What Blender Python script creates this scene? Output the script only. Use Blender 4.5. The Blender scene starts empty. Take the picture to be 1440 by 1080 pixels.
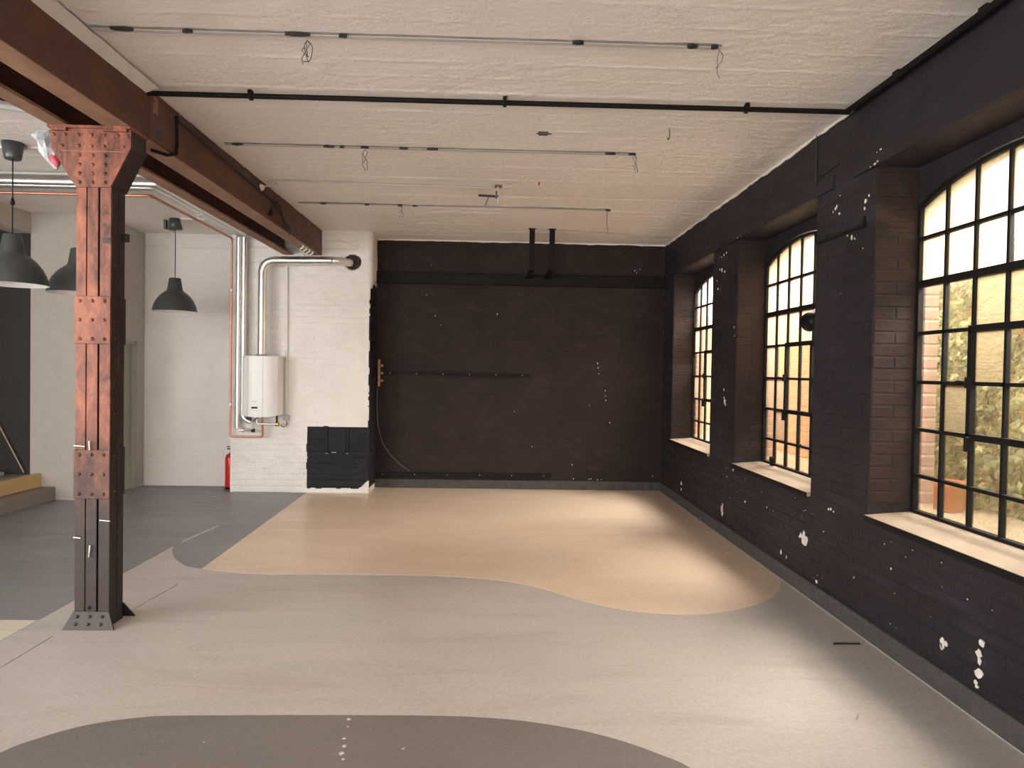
import bpy, bmesh, math, random
import numpy as np
from mathutils import Matrix, Vector
random.seed(7)
rng = np.random.default_rng(7)
S = bpy.context.scene
COL = S.collection
PI = math.pi

# ------------------------------------------------------------------ camera
CAM_H = 1.6
YAW, PITCH, ROLL, FPX = .0283, .0190, .0168, 975.0
fw = Vector((math.sin(YAW)*math.cos(PITCH), math.cos(YAW)*math.cos(PITCH), -math.sin(PITCH)))
r0 = Vector((math.cos(YAW), -math.sin(YAW), 0)); u0 = r0.cross(fw)
rt = r0*math.cos(ROLL)+u0*math.sin(ROLL); up = -r0*math.sin(ROLL)+u0*math.cos(ROLL)
cd = bpy.data.cameras.new('camera'); cam = bpy.data.objects.new('camera', cd); COL.objects.link(cam)
cd.sensor_width = 36; cd.lens = FPX/1440*36; cd.clip_start = .05; cd.clip_end = 200
cam.matrix_world = Matrix(((rt.x, up.x, -fw.x, 0), (rt.y, up.y, -fw.y, 0), (rt.z, up.z, -fw.z, CAM_H), (0, 0, 0, 1)))
S.camera = cam

# ------------------------------------------------------------------ world, lights, exposure
W = bpy.data.worlds.new('sky'); S.world = W; W.use_nodes = True
bg = W.node_tree.nodes['Background']
bg.inputs['Color'].default_value = (1.0, .95, .88, 1); bg.inputs['Strength'].default_value = 6.0
S.view_settings.view_transform = 'Standard'; S.view_settings.look = 'None'
S.view_settings.exposure = 0.36; S.view_settings.gamma = 1.0; S.view_settings.use_curve_mapping = False
S.cycles.max_bounces = 8; S.cycles.diffuse_bounces = 5; S.cycles.transparent_max_bounces = 16
S.cycles.transmission_bounces = 6; S.cycles.caustics_refractive = True
S.cycles.sample_clamp_indirect = 8.0; S.cycles.use_denoising = True

def area(name, loc, rot, sx, sy, power, col, portal=False):
    d = bpy.data.lights.new(name, 'AREA'); d.shape = 'RECTANGLE'; d.size = sx; d.size_y = sy
    d.energy = power; d.color = col
    o = bpy.data.objects.new(name, d); o.location = loc; o.rotation_euler = rot; COL.objects.link(o)
    if portal: d.cycles.is_portal = True
    return o
# daylight through the glazed shop front behind the camera (openings built below at Y = -3.6)
area('daylight_front_window', (-4.9, -3.75, 1.75), (PI/2, 0, 0), 3.2, 2.5, 30, (1, .93, .88))
area('daylight_front_door', (-1.0, -3.75, 1.75), (PI/2, 0, 0), 2.6, 2.5, 15, (1, .93, .88))
# daylight through the wide window in the left wall (opening built below at X = -7)
area('daylight_left_window', (-7.1, .6, 1.95), (0, -PI/2, 0), 2.0, 4.2, 195, (.90, .96, 1))
# broad soft sun added to act as sky light over the garden wall
sd = bpy.data.lights.new('sky_fill_sun', 'SUN'); sd.energy = 55; sd.angle = math.radians(55); sd.color = (1, .92, .865)
sun = bpy.data.objects.new('sky_fill_sun', sd); COL.objects.link(sun); sun.rotation_euler = (0, math.radians(48), 0); sun.location = (8, 5, 8)
WFAR = (4.15, 6.505, 8.835, 1.815, -.515)      # far edge of the steel windows in the right wall (two lie behind the camera)
for i, y in enumerate(WFAR):
    area('sky_portal_%d' % (i+1), (2.74, y-.725, 1.77), (0, PI/2, 0), 2.05, 1.5, 1, (1, 1, 1), True)

# ------------------------------------------------------------------ materials
def nodes(name):
    m = bpy.data.materials.new(name); m.use_nodes = True
    nt = m.node_tree; b = nt.nodes['Principled BSDF']
    return m, nt, b
def pos(nt, scale=(1, 1, 1)):
    g = nt.nodes.new('ShaderNodeNewGeometry')
    v = nt.nodes.new('ShaderNodeVectorMath'); v.operation = 'MULTIPLY'; v.inputs[1].default_value = scale
    nt.links.new(g.outputs['Position'], v.inputs[0]); return v.outputs[0]
def noise(nt, vec, scale, detail=5, rough=.6, dist=0):
    n = nt.nodes.new('ShaderNodeTexNoise'); n.inputs['Scale'].default_value = scale
    n.inputs['Detail'].default_value = detail; n.inputs['Roughness'].default_value = rough
    n.inputs['Distortion'].default_value = dist
    nt.links.new(vec, n.inputs['Vector']); return n.outputs['Fac']
def ramp(nt, fac, stops):
    r = nt.nodes.new('ShaderNodeValToRGB'); e = r.color_ramp.elements
    while len(e) > 1: e.remove(e[-1])
    for i, (p, c) in enumerate(stops):
        if not isinstance(c, tuple): c = (c, c, c)
        el = e[0] if i == 0 else e.new(p)
        el.position = p; el.color = (*c, 1)
    nt.links.new(fac, r.inputs[0]); return r.outputs[0]
def mixc(nt, fac, a, b, mode='MIX'):
    m = nt.nodes.new('ShaderNodeMix'); m.data_type = 'RGBA'; m.blend_type = mode
    for k, v in ((0, fac), (6, a), (7, b)):
        if isinstance(v, (int, float)): m.inputs[k].default_value = v
        elif isinstance(v, tuple): m.inputs[k].default_value = (*v, 1)
        else: nt.links.new(v, m.inputs[k])
    return m.outputs[2]
def bump(nt, b, h, strength=.3, dist=.01):
    n = nt.nodes.new('ShaderNodeBump'); n.inputs['Strength'].default_value = strength
    n.inputs['Distance'].default_value = dist
    nt.links.new(h, n.inputs['Height']); nt.links.new(n.outputs[0], b.inputs['Normal'])
MATS = {}
def mat(name, c1, c2=None, rough=.6, metal=0, scale=8, stretch=(1, 1, 1), bmp=0, bscale=60, bdist=.004, spots=None, spec=.5, lo=.3, hi=.7, rvar=0):
    """two-tone noisy procedural material; spots = (colour, threshold, scale)"""
    m, nt, b = nodes(name)
    v = pos(nt, stretch)
    c2 = c2 or tuple(x*.85 for x in c1)
    f = noise(nt, v, scale)
    col = ramp(nt, f, ((lo, c1), (hi, c2)))
    if spots:
        f2 = noise(nt, pos(nt), spots[2], 6, .7)
        k = ramp(nt, f2, ((spots[1], 0.0), (spots[1]+.03, 1.0)))
        col = mixc(nt, k, col, spots[0])
    nt.links.new(col, b.inputs['Base Color'])
    b.inputs['Roughness'].default_value = rough; b.inputs['Metallic'].default_value = metal
    b.inputs['Specular IOR Level'].default_value = spec
    if rvar:
        rr = ramp(nt, noise(nt, v, scale*1.7), ((.3, max(.05, rough-rvar)), (.7, rough+rvar)))
        nt.links.new(rr, b.inputs['Roughness'])
    if bmp: bump(nt, b, noise(nt, pos(nt), bscale, 6, .65), bmp, bdist)
    MATS[name] = m; return m

def floor_mat(name, c1, c2, cs, rough):
    m, nt, b = nodes(name)
    v = pos(nt)
    big = noise(nt, pos(nt, (.8, 1.3, 1)), .9, 4, .55, .6)
    col = ramp(nt, big, ((.35, c1), (.68, c2)))
    st = noise(nt, pos(nt, (.5, 2.2, 1)), 1.7, 6, .6, 1.2)
    col = mixc(nt, ramp(nt, st, ((.52, 0.0), (.75, .5))), col, cs)
    fine = noise(nt, pos(nt), 40, 4, .7)
    col = mixc(nt, .12, col, ramp(nt, fine, ((.3, 0.0), (.7, 1.0))), 'OVERLAY')
    sp = noise(nt, v, 22, 2, .5)
    col = mixc(nt, ramp(nt, sp, ((.79, 0.0), (.8, .25))), col, (.75, .72, .68))
    nt.links.new(col, b.inputs['Base Color'])
    nt.links.new(ramp(nt, st, ((.3, rough-.06), (.7, rough+.1))), b.inputs['Roughness'])
    b.inputs['Specular IOR Level'].default_value = .5
    bump(nt, b, noise(nt, v, 9, 3, .5), .05, .004)
    MATS[name] = m; return m
M_FLOOR = floor_mat('coating_grey', (.425, .398, .38), (.38, .354, .334), (.31, .27, .243), .34)
M_FBEIGE = floor_mat('coating_beige', (.64, .51, .40), (.58, .455, .35), (.52, .42, .33), .34)
M_FDARK = floor_mat('coating_slate', (.20, .201, .206), (.168, .17, .174), (.23, .23, .232), .38)
M_FFRONT = floor_mat('coating_umber', (.155, .138, .13), (.135, .12, .112), (.16, .143, .13), .42)
M_FCREAM = floor_mat('coating_cream', (.55, .51, .44), (.5, .46, .4), (.45, .42, .36), .45)

def ceiling_mat():
    m, nt, b = nodes('ceiling_paint')
    v = pos(nt, (.35, 1, 1))
    col = ramp(nt, noise(nt, pos(nt, (.5, 1, 1)), 1.3, 5, .6), ((.35, (.93, .87, .825)), (.7, (.87, .805, .755))))
    streak = noise(nt, pos(nt, (.15, 3, 1)), 2.5, 6, .7)
    col = mixc(nt, ramp(nt, streak, ((.62, 0.0), (.82, .4))), col, (.55, .49, .44))
    chip = noise(nt, pos(nt, (.7, 3.2, 1)), 6.0, 8, .78)
    col = mixc(nt, ramp(nt, chip, ((.70, 0.0), (.72, .8))), col, (.2, .165, .14))
    fl_ = noise(nt, pos(nt, (.6, 1.6, 1)), 24, 6, .75)
    col = mixc(nt, ramp(nt, fl_, ((.52, 0.0), (.64, .7))), col, (.95, .90, .86))
    pit = noise(nt, pos(nt, (.7, 1.4, 1)), 55, 5, .7)
    col = mixc(nt, ramp(nt, pit, ((.62, 0.0), (.72, .4))), col, (.60, .53, .48))
    nt.links.new(col, b.inputs['Base Color'])
    b.inputs['Roughness'].default_value = .42; b.inputs['Specular IOR Level'].default_value = .5
    bump(nt, b, noise(nt, pos(nt, (.55, 1, 1)), 30, 9, .82), .9, .024)
    return m
M_CEIL = ceiling_mat()

def white_paint(name, c1, c2, dirt):
    m, nt, b = nodes(name)
    col = ramp(nt, noise(nt, pos(nt), 2.2, 5, .6), ((.35, c1), (.7, c2)))
    k = noise(nt, pos(nt, (1, 1, 3.2)), 7, 8, .75)
    col = mixc(nt, ramp(nt, k, ((.66, 0.0), (.74, .6))), col, dirt)
    nt.links.new(col, b.inputs['Base Color']); b.inputs['Roughness'].default_value = .55
    bump(nt, b, noise(nt, pos(nt, (1, 1, 1.8)), 32, 7, .7), .7, .010)
    MATS[name] = m; return m
M_WHITE = white_paint('white_paint', (.84, .82, .80), (.76, .74, .715), (.5, .45, .40))
M_WHITE2 = white_paint('old_white_paint', (.74, .71, .685), (.66, .63, .60), (.46, .42, .37))
M_PLASTER = mat('smooth_plaster', (.47, .44, .405), (.43, .40, .37), .8, bmp=.08, bscale=80)

def black_paint(name, c1, c2, chip, thr=.735, rough=.5):
    m, nt, b = nodes(name)
    col = ramp(nt, noise(nt, pos(nt), 1.6, 5, .6), ((.35, c1), (.7, c2)))
    dust = noise(nt, pos(nt, (1, .55, 3)), 3.2, 7, .75, .3)
    col = mixc(nt, ramp(nt, dust, ((.54, 0.0), (.74, .5))), col, tuple(x*2.6 for x in c1))
    ch = noise(nt, pos(nt, (1, 1, .8)), 11, 6, .72)
    col = mixc(nt, ramp(nt, ch, ((thr, 0.0), (thr+.015, .8))), col, chip)
    nt.links.new(col, b.inputs['Base Color'])
    nt.links.new(ramp(nt, dust, ((.35, rough-.08), (.7, rough+.2))), b.inputs['Roughness'])
    b.inputs['Specular IOR Level'].default_value = .12
    bump(nt, b, noise(nt, pos(nt), 45, 7, .7), .5, .006)
    MATS[name] = m; return m
M_BLACK = black_paint('black_paint', (.027, .0225, .026), (.020, .0165, .019), (.55, .5, .48))
M_BACK = black_paint('brown_black_paint', (.031, .0215, .0195), (.022, .015, .0135), (.4, .36, .33), .75, .6)
M_REVEAL = black_paint('brown_lit_reveal_brick', (.034, .023, .019), (.022, .015, .013), (.3, .26, .24), .75, .7)  # black paint made browner; light falling on the reveals put into colour
M_PATCH = black_paint('charcoal_paint', (.022, .022, .026), (.016, .016, .02), (.03, .03, .035), .9)
M_SKIRT = mat('grey_render', (.075, .068, .063), (.045, .04, .038), .85, scale=14, bmp=.4, bscale=70)
M_CHIP = mat('exposed_white_plaster', (.72, .69, .66), (.6, .57, .54), .8, bmp=.2)
M_EDGE = mat('ceiling_white_edge', (.72, .68, .64), (.6, .56, .52), .7, bmp=.3)
M_SILL = mat('worn_sill', (.36, .285, .22), (.28, .22, .165), .6, scale=5, stretch=(1, .5, 1), bmp=.15, spots=((.25, .19, .15), .68, 9))
M_STEEL = mat('black_steel', (.007, .0065, .0065), (.010, .009, .009), .6, spec=.15, scale=20, bmp=.1)
M_IRON = mat('black_iron_pipe', (.005, .0045, .0045), (.008, .007, .007), .6, spec=.15, scale=20, bmp=.1)

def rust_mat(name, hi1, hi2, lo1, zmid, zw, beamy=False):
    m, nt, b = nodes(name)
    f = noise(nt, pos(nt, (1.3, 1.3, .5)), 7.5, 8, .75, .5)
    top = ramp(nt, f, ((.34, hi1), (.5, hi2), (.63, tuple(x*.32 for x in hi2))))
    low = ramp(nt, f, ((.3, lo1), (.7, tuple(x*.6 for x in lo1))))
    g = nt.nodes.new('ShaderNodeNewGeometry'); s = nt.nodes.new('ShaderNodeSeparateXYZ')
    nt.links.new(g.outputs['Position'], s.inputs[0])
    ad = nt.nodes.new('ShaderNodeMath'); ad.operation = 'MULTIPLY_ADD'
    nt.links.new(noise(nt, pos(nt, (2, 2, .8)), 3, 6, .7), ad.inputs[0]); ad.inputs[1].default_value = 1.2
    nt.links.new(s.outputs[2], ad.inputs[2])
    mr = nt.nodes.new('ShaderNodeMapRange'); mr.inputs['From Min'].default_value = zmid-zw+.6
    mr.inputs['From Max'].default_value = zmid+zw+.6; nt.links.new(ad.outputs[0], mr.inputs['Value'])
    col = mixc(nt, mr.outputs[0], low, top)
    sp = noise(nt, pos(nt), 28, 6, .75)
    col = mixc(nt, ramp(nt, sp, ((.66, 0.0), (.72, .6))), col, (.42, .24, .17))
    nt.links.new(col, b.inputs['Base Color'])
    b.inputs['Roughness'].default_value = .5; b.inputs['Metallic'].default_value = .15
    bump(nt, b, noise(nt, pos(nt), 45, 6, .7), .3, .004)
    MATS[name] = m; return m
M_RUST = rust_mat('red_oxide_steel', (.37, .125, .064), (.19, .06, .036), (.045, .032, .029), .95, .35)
M_WEB = rust_mat('shade_toned_oxide_steel', (.045, .02, .016), (.03, .015, .013), (.016, .012, .012), .8, .5)  # darker oxide copy; shade of the column's side and rear painted in
M_BEAM = mat('brown_oxide_beam', (.125, .046, .029), (.06, .025, .017), .6, metal=.1, scale=7, stretch=(1, .5, 1), bmp=.3, bscale=40, spots=((.2, .12, .09), .7, 14))
M_FLANGE = mat('rusty_flange', (.31, .18, .12), (.19, .105, .07), .7, metal=.1, scale=9, stretch=(1, .4, 1), bmp=.3, bscale=40)
M_ZINC = mat('galvanised_duct', (.78, .78, .76), (.66, .66, .65), .28, metal=1, scale=25, bmp=.03)
M_LAG = mat('foil_lagging', (.82, .81, .79), (.66, .65, .64), .33, metal=.95, scale=30, bmp=.5, bscale=90)
M_COPPER = mat('copper_pipe', (.68, .30, .21), (.5, .2, .14), .38, metal=.8, scale=12)
M_BRASS = mat('brass_fitting', (.6, .42, .14), None, .35, metal=.9)
M_ENAMEL = mat('white_enamel', (.82, .82, .82), (.80, .80, .80), .3, scale=3)
M_GREYPL = mat('grey_plastic', (.42, .42, .42), None, .45)
M_DARKPL = mat('dark_plastic', (.006, .006, .0065), None, .45, spec=.2)
M_CONDUIT = mat('painted_conduit', (.44, .425, .41), (.37, .355, .34), .5, scale=6, stretch=(.3, 1, 1), bmp=.1)
M_GAP = mat('conduit_edge_shade', (.20, .18, .165), (.12, .105, .095), .8, scale=9, stretch=(.4, 1, 1))  # dark tone for the shade line painted beside the ceiling conduits
M_WIRE = mat('grey_wire', (.1, .085, .075), None, .6)
M_WIREL = mat('pale_wire', (.5, .46, .42), None, .6)
M_BLKWIRE = mat('black_cable', (.012, .012, .012), None, .5)
M_SHADE = mat('lamp_graphite', (.045, .05, .052), (.05, .055, .057), .32, scale=3)
M_SHADEIN = mat('lamp_white_inside', (.8, .79, .77), None, .5)
M_RED = mat('red_enamel', (.55, .02, .025), None, .3)
M_WOODY = mat('raw_timber', (.52, .38, .18), (.42, .29, .13), .65, scale=7, stretch=(1, .15, 1), bmp=.15)
M_OAK = mat('light_wood', (.45, .27, .14), (.36, .2, .1), .5, scale=12)
M_STEP = mat('grey_step', (.19, .165, .15), (.17, .148, .135), .6, scale=4)
M_DKWALL = mat('dark_grey_wall', (.022, .021, .022), (.017, .016, .017), .7, scale=2)
M_DOOR = mat('sage_door', (.34, .33, .285), (.32, .31, .27), .5, scale=2)
M_ROPE = mat('pale_rope', (.5, .4, .3), None, .8)
M_BAG = mat('plastic_bag', (.42, .43, .45), (.30, .31, .33), .3, scale=30, bmp=.5, bscale=40)
M_BAGRED = mat('bag_red_print', (.6, .08, .12), None, .4)
M_HOLE = mat('dark_hole', (.10, .085, .07), (.03, .026, .022), .9, scale=14, bmp=.6)  # darker colour inside the hole where the flue enters the pier
M_TAPE = mat('dark_strip', (.03, .026, .024), None, .6)
M_BRICK = mat('garden_brick', (.72, .44, .27), (.58, .33, .19), .85, scale=7, bmp=.4, bscale=50, spots=((.78, .6, .42), .62, 6))
M_BRICK2 = mat('building_brick', (.46, .30, .24), (.36, .225, .18), .85, scale=8, bmp=.4, bscale=50)
M_MORTAR = mat('mortar', (.68, .58, .45), (.58, .49, .38), .9, scale=15, bmp=.4)
M_TERRA = mat('terracotta', (.62, .22, .09), (.52, .17, .07), .7, scale=6, bmp=.15)
M_GRAVEL = mat('gravel', (.72, .63, .52), (.45, .38, .30), .9, scale=30, bmp=.4)
M_LEAF = mat('ivy_leaf', (.16, .22, .05), (.07, .13, .03), .45, scale=5)
M_STEM = mat('ivy_stem', (.13, .1, .06), None, .8)
M_SOIL = mat('soil', (.06, .045, .03), None, .95, bmp=.5)

def glass_mat(name, clear, tint, diff, bs, rough):
    # rolled glass: clear part plus a scattering part whose ripples vary in density
    m = bpy.data.materials.new(name); m.use_nodes = True; nt = m.node_tree
    for n in list(nt.nodes): nt.nodes.remove(n)
    out = nt.nodes.new('ShaderNodeOutputMaterial')
    tr = nt.nodes.new('ShaderNodeBsdfTransparent'); tr.inputs[0].default_value = (*tint, 1)
    if diff:
        o = nt.nodes.new('ShaderNodeBsdfTranslucent'); o.inputs[0].default_value = (*diff, 1)
        nt.links.new(ramp(nt, noise(nt, pos(nt, (1, .5, 2.2)), 38, 4, .6, .8), ((.3, tuple(x*.72 for x in diff)), (.65, diff))), o.inputs[0])
    else:
        o = nt.nodes.new('ShaderNodeBsdfGlass'); o.inputs['Color'].default_value = (*tint, 1)
        o.inputs['IOR'].default_value = 1.35; o.inputs['Roughness'].default_value = rough
    bp = nt.nodes.new('ShaderNodeBump'); bp.inputs['Strength'].default_value = bs; bp.inputs['Distance'].default_value = .01
    nt.links.new(noise(nt, pos(nt, (1, 1, 1.6)), 55, 3, .5), bp.inputs['Height']); nt.links.new(bp.outputs[0], o.inputs['Normal'])
    mx = nt.nodes.new('ShaderNodeMixShader'); mx.inputs[0].default_value = 1-clear
    nt.links.new(tr.outputs[0], mx.inputs[1]); nt.links.new(o.outputs[0], mx.inputs[2])
    nt.links.new(mx.outputs[0], out.inputs['Surface']); return m
M_GLASS = glass_mat('rippled_glass', .62, (.98, .97, .93), None, .35, .04)
M_FROST = glass_mat('obscure_glass', .45, (.97, .91, .80), (.27, .23, .165), .5, 0)
M_OBSC = glass_mat('obscure_glass_dense', .22, (.95, .88, .74), (.20, .172, .12), .5, 0)
M_FROSTP = glass_mat('obscure_glass_rose', .3, (.97, .89, .80), (.27, .215, .165), .5, 0)

# ------------------------------------------------------------------ mesh helpers
def worldloc(o):
    v = Vector((0, 0, 0))
    while o is not None: v += o.location; o = o.parent
    return v
def link(name, me, parent=None, loc=(0, 0, 0)):
    o = bpy.data.objects.new(name, me); COL.objects.link(o)
    if parent is not None: o.parent = parent
    o.location = loc; return o
def tag(o, label=None, cat=None, group=None, kind=None):
    if label: o['label'] = label
    if cat: o['category'] = cat
    if group: o['group'] = group
    if kind: o['kind'] = kind
    return o
def thing(name, loc, label, cat, group=None):
    return tag(link(name, None, None, loc), label, cat, group)

class MB:
    """collects geometry in world coordinates; build() links it as one mesh object"""
    def __init__(s): s.v = []; s.f = []; s.sm = []
    def add(s, vs, fs, smooth=False):
        n = len(s.v); s.v += [tuple(v) for v in vs]; s.f += [tuple(i+n for i in f) for f in fs]; s.sm += [smooth]*len(fs); return s
    def box(s, x0, x1, y0, y1, z0, z1, ch=0):
        if ch <= 0:
            return s.add([(x0,y0,z0),(x1,y0,z0),(x1,y1,z0),(x0,y1,z0),(x0,y0,z1),(x1,y0,z1),(x1,y1,z1),(x0,y1,z1)],
                         [(0,3,2,1),(4,5,6,7),(0,1,5,4),(1,2,6,5),(2,3,7,6),(3,0,4,7)])
        bm = bmesh.new(); bmesh.ops.create_cube(bm, size=1)
        for v in bm.verts: v.co = Vector(((x0+x1)/2+v.co.x*(x1-x0), (y0+y1)/2+v.co.y*(y1-y0), (z0+z1)/2+v.co.z*(z1-z0)))
        bmesh.ops.bevel(bm, geom=list(bm.edges), offset=ch, segments=2, affect='EDGES', profile=.5)
        bm.verts.index_update()
        s.add([v.co[:] for v in bm.verts], [[v.index for v in f.verts] for f in bm.faces]); bm.free(); return s
    def tube(s, pts, r, n=8, caps=True, radii=None):
        P = [Vector(p) for p in pts]; rings = []; prev = None
        for i, p in enumerate(P):
            t = (P[min(i+1, len(P)-1)]-P[max(i-1, 0)]).normalized()
            if prev is None:
                a = Vector((0, 0, 1)) if abs(t.z) < .9 else Vector((1, 0, 0))
                u = t.cross(a).normalized()
            else:
                u = (prev-t*prev.dot(t)).normalized()
            prev = u; w = t.cross(u); rr = radii[i] if radii else r
            rings.append([p+(u*math.cos(2*PI*k/n)+w*math.sin(2*PI*k/n))*rr for k in range(n)])
        vs = [v for R in rings for v in R]; fs = []
        for i in range(len(P)-1):
            for k in range(n): fs.append((i*n+k, i*n+(k+1) % n, (i+1)*n+(k+1) % n, (i+1)*n+k))
        s.add(vs, fs, True)
        if caps: s.add(rings[0], [tuple(range(n))[::-1]]); s.add(rings[-1], [tuple(range(n))])
        return s
    def lathe(s, prof, c, n=24, M=None):
        c = Vector(c); vs = []; fs = []
        for (r, z) in prof:
            for k in range(n):
                p = Vector((r*math.cos(2*PI*k/n), r*math.sin(2*PI*k/n), z))
                if M: p = M @ p
                vs.append(c+p)
        for i in range(len(prof)-1):
            for k in range(n): fs.append((i*n+k, i*n+(k+1) % n, (i+1)*n+(k+1) % n, (i+1)*n+k))
        return s.add(vs, fs, True)
    def prism(s, poly, axis, a, b):
        """poly in the plane normal to axis, in axis order of the remaining two coordinates"""
        def P(u, v, w): return {0: (w, u, v), 1: (u, w, v), 2: (u, v, w)}[axis]
        n = len(poly)
        s.add([P(u, v, a) for u, v in poly]+[P(u, v, b) for u, v in poly],
              [tuple(range(n)), tuple(range(2*n-1, n-1, -1))]+[(i, (i+1) % n, n+(i+1) % n, n+i) for i in range(n)])
        return s
    def build(s, name, m, parent=None, loc=None, fix=True):
        o0 = worldloc(parent) if parent is not None else Vector(loc or (0, 0, 0))
        me = bpy.data.meshes.new(name)
        me.from_pydata([tuple(Vector(v)-o0) for v in s.v], [], s.f)
        me.polygons.foreach_set('use_smooth', s.sm)
        if fix:
            bm = bmesh.new(); bm.from_mesh(me); bmesh.ops.recalc_face_normals(bm, faces=bm.faces); bm.to_mesh(me); bm.free()
        me.materials.append(m)
        return link(name, me, parent, (0, 0, 0) if parent is not None else tuple(o0))
def struct(o, label=None): o['kind'] = 'structure'; return o

# value noise on numpy grids
_lat = rng.random((256, 256))
def vnoise(x, y):
    xi = np.floor(x).astype(int); yi = np.floor(y).astype(int); xf = x-xi; yf = y-yi
    xf = xf*xf*(3-2*xf); yf = yf*yf*(3-2*yf)
    a = _lat[xi & 255, yi & 255]; b = _lat[(xi+1) & 255, yi & 255]; c = _lat[xi & 255, (yi+1) & 255]; d = _lat[(xi+1) & 255, (yi+1) & 255]
    return (a*(1-xf)+b*xf)*(1-yf)+(c*(1-xf)+d*xf)*yf
def fbm(x, y, o=4):
    s = 0; a = .5
    for k in range(o): s = s+a*(vnoise(x*2**k+17*k, y*2**k+31*k)-.5); a *= .5
    return s
def brick_relief(u, v, L=.25, H=.075, depth=.006, seed=0):
    c = np.floor(v/H).astype(int); uo = u+(c % 2)*L*.5+_lat[(c*7+seed) & 255, 3]*.03
    k = np.floor(uo/L).astype(int)
    du = np.abs(uo/L-k-.5); dv = np.abs(v/H-c-.5)
    g = np.clip((np.maximum((du-.465)/.035, (dv-.40)/.10)), 0, 1); g = g*g*(3-2*g)
    soft = np.clip(.55+1.6*fbm(u*1.3+seed, v*1.3), 0, 1)
    return (_lat[k & 255, (c+seed) & 255]-.5)*.004 - g*depth*soft
def hf(name, u0, u1, v0, v1, du, dv, hfun, place, mats, mask=None, parent=None, loc=(0, 0, 0)):
    nu = max(2, int((u1-u0)/du)); nv = max(2, int((v1-v0)/dv))
    U, V = np.meshgrid(np.linspace(u0, u1, nu), np.linspace(v0, v1, nv), indexing='ij')
    Hh = hfun(U, V); X, Y, Z = place(U, V, Hh)
    co = np.stack([X-loc[0], Y-loc[1], Z-loc[2]], -1).reshape(-1, 3).astype(np.float32)
    i = (np.arange(nu-1)[:, None]*nv+np.arange(nv-1)[None, :]).ravel()
    q = np.stack([i, i+nv, i+nv+1, i+1], 1).astype(np.int32)
    me = bpy.data.meshes.new(name)
    me.vertices.add(len(co)); me.vertices.foreach_set('co', co.ravel())
    me.loops.add(q.size); me.loops.foreach_set('vertex_index', q.ravel())
    me.polygons.add(len(q)); me.polygons.foreach_set('loop_start', np.arange(len(q), dtype=np.int32)*4)
    me.polygons.foreach_set('loop_total', np.full(len(q), 4, np.int32))
    for m in mats: me.materials.append(m)
    if mask is not None:
        mi = mask(U, V)[:-1, :-1].ravel().astype(np.int32); me.polygons.foreach_set('material_index', mi)
    me.polygons.foreach_set('use_smooth', np.ones(len(q), bool))
    me.update(calc_edges=True); me.validate()
    return link(name, me, parent, loc if parent is None else (0, 0, 0))

XR, YB, ZC = 2.31, 9.36, 3.335

# ------------------------------------------------------------------ floor
fl = struct(MB().box(-7.2, 2.72, -3.9, 9.7, -.15, 0).build('floor', M_FLOOR))
def zone(name, pts, m, z=.0015):
    b = MB(); n = len(pts)
    b.add([(x, y, z) for x, y in pts]+[(x, y, -.001) for x, y in pts], [tuple(range(n))]+[(i, (i+1) % n, n+(i+1) % n, n+i) for i in range(n)])
    return b.build(name, m, fl)
def smooth_curve(pts, k=4):
    out = []
    P = [pts[0]]+list(pts)+[pts[-1]]
    for i in range(1, len(P)-2):
        for j in range(k):
            t = j/k; a, b, c, d = P[i-1], P[i], P[i+1], P[i+2]
            out.append(tuple(.5*((2*b[q])+(-a[q]+c[q])*t+(2*a[q]-5*b[q]+4*c[q]-d[q])*t*t+(-a[q]+3*b[q]-3*c[q]+d[q])*t**3) for q in (0, 1)))
    return out+[pts[-1]]
wave = smooth_curve([(-2.264, 5.50), (-2.036, 5.42), (-1.8, 5.376), (-1.578, 5.363), (-1.036, 5.379), (-.375, 5.36), (.066, 5.263), (.379, 5.081), (.659, 4.802), (.924, 4.621), (1.242, 4.545), (1.539, 4.578), (1.835, 4.725), (2.06, 4.93), (2.2, 5.15), (2.31, 5.45)])
zone('beige_coating', wave+[(2.31, 9.36), (-1.56, 9.36), (-2.35, 8.9)], M_FBEIGE)
cusp = smooth_curve([(-2.264, 5.50), (-2.416, 5.57), (-2.576, 5.752), (-2.71, 5.971), (-2.80, 6.20)])
zone('slate_coating', cusp+[(-2.80, 4.363), (-7, 4.363), (-7, 9.4), (-2.35, 9.4), (-2.35, 8.9)], M_FDARK)
zone('cream_coating', [(-2.80, 4.36), (-2.80, 0), (-7, 0), (-7, 4.36)], M_FCREAM)
front = smooth_curve([(-2.1, 2.55), (-1.991, 2.867), (-1.915, 2.971), (-1.819, 3.059), (-1.7, 3.121), (-1.563, 3.16), (-1.442, 3.174), (-1.091, 3.182), (-.606, 3.185), (-.213, 3.18), (.017, 3.162), (.212, 3.124), (.429, 3.05), (.603, 2.956), (.733, 2.856), (.826, 2.763), (.9, 2.55)])
zone('umber_coating', front+[(.95, .6), (-2.15, .6)], M_FFRONT)
for a, b in (((-2.555, 2.9), (-2.55, 4.1)), ((-2.33, 4.50), (-2.27, 5.1)), ((-3.0, 4.2), (-2.6, 4.2))):
    d = (Vector(b)-Vector(a)).normalized(); n = Vector((-d.y, d.x))*.0009
    zone('floor_joint', [tuple(Vector(a)+n), tuple(Vector(b)+n), tuple(Vector(b)-n), tuple(Vector(a)-n)], M_FDARK, .0022)
def blob(cx, cy, r, n=9, sx=1, sy=1, seed=None):
    return [(cx+sx*r*.75*(.6+.6*random.random())*math.cos(2*PI*k/n), cy+sy*r*.75*(.6+.6*random.random())*math.sin(2*PI*k/n)) for k in range(n)]
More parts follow.
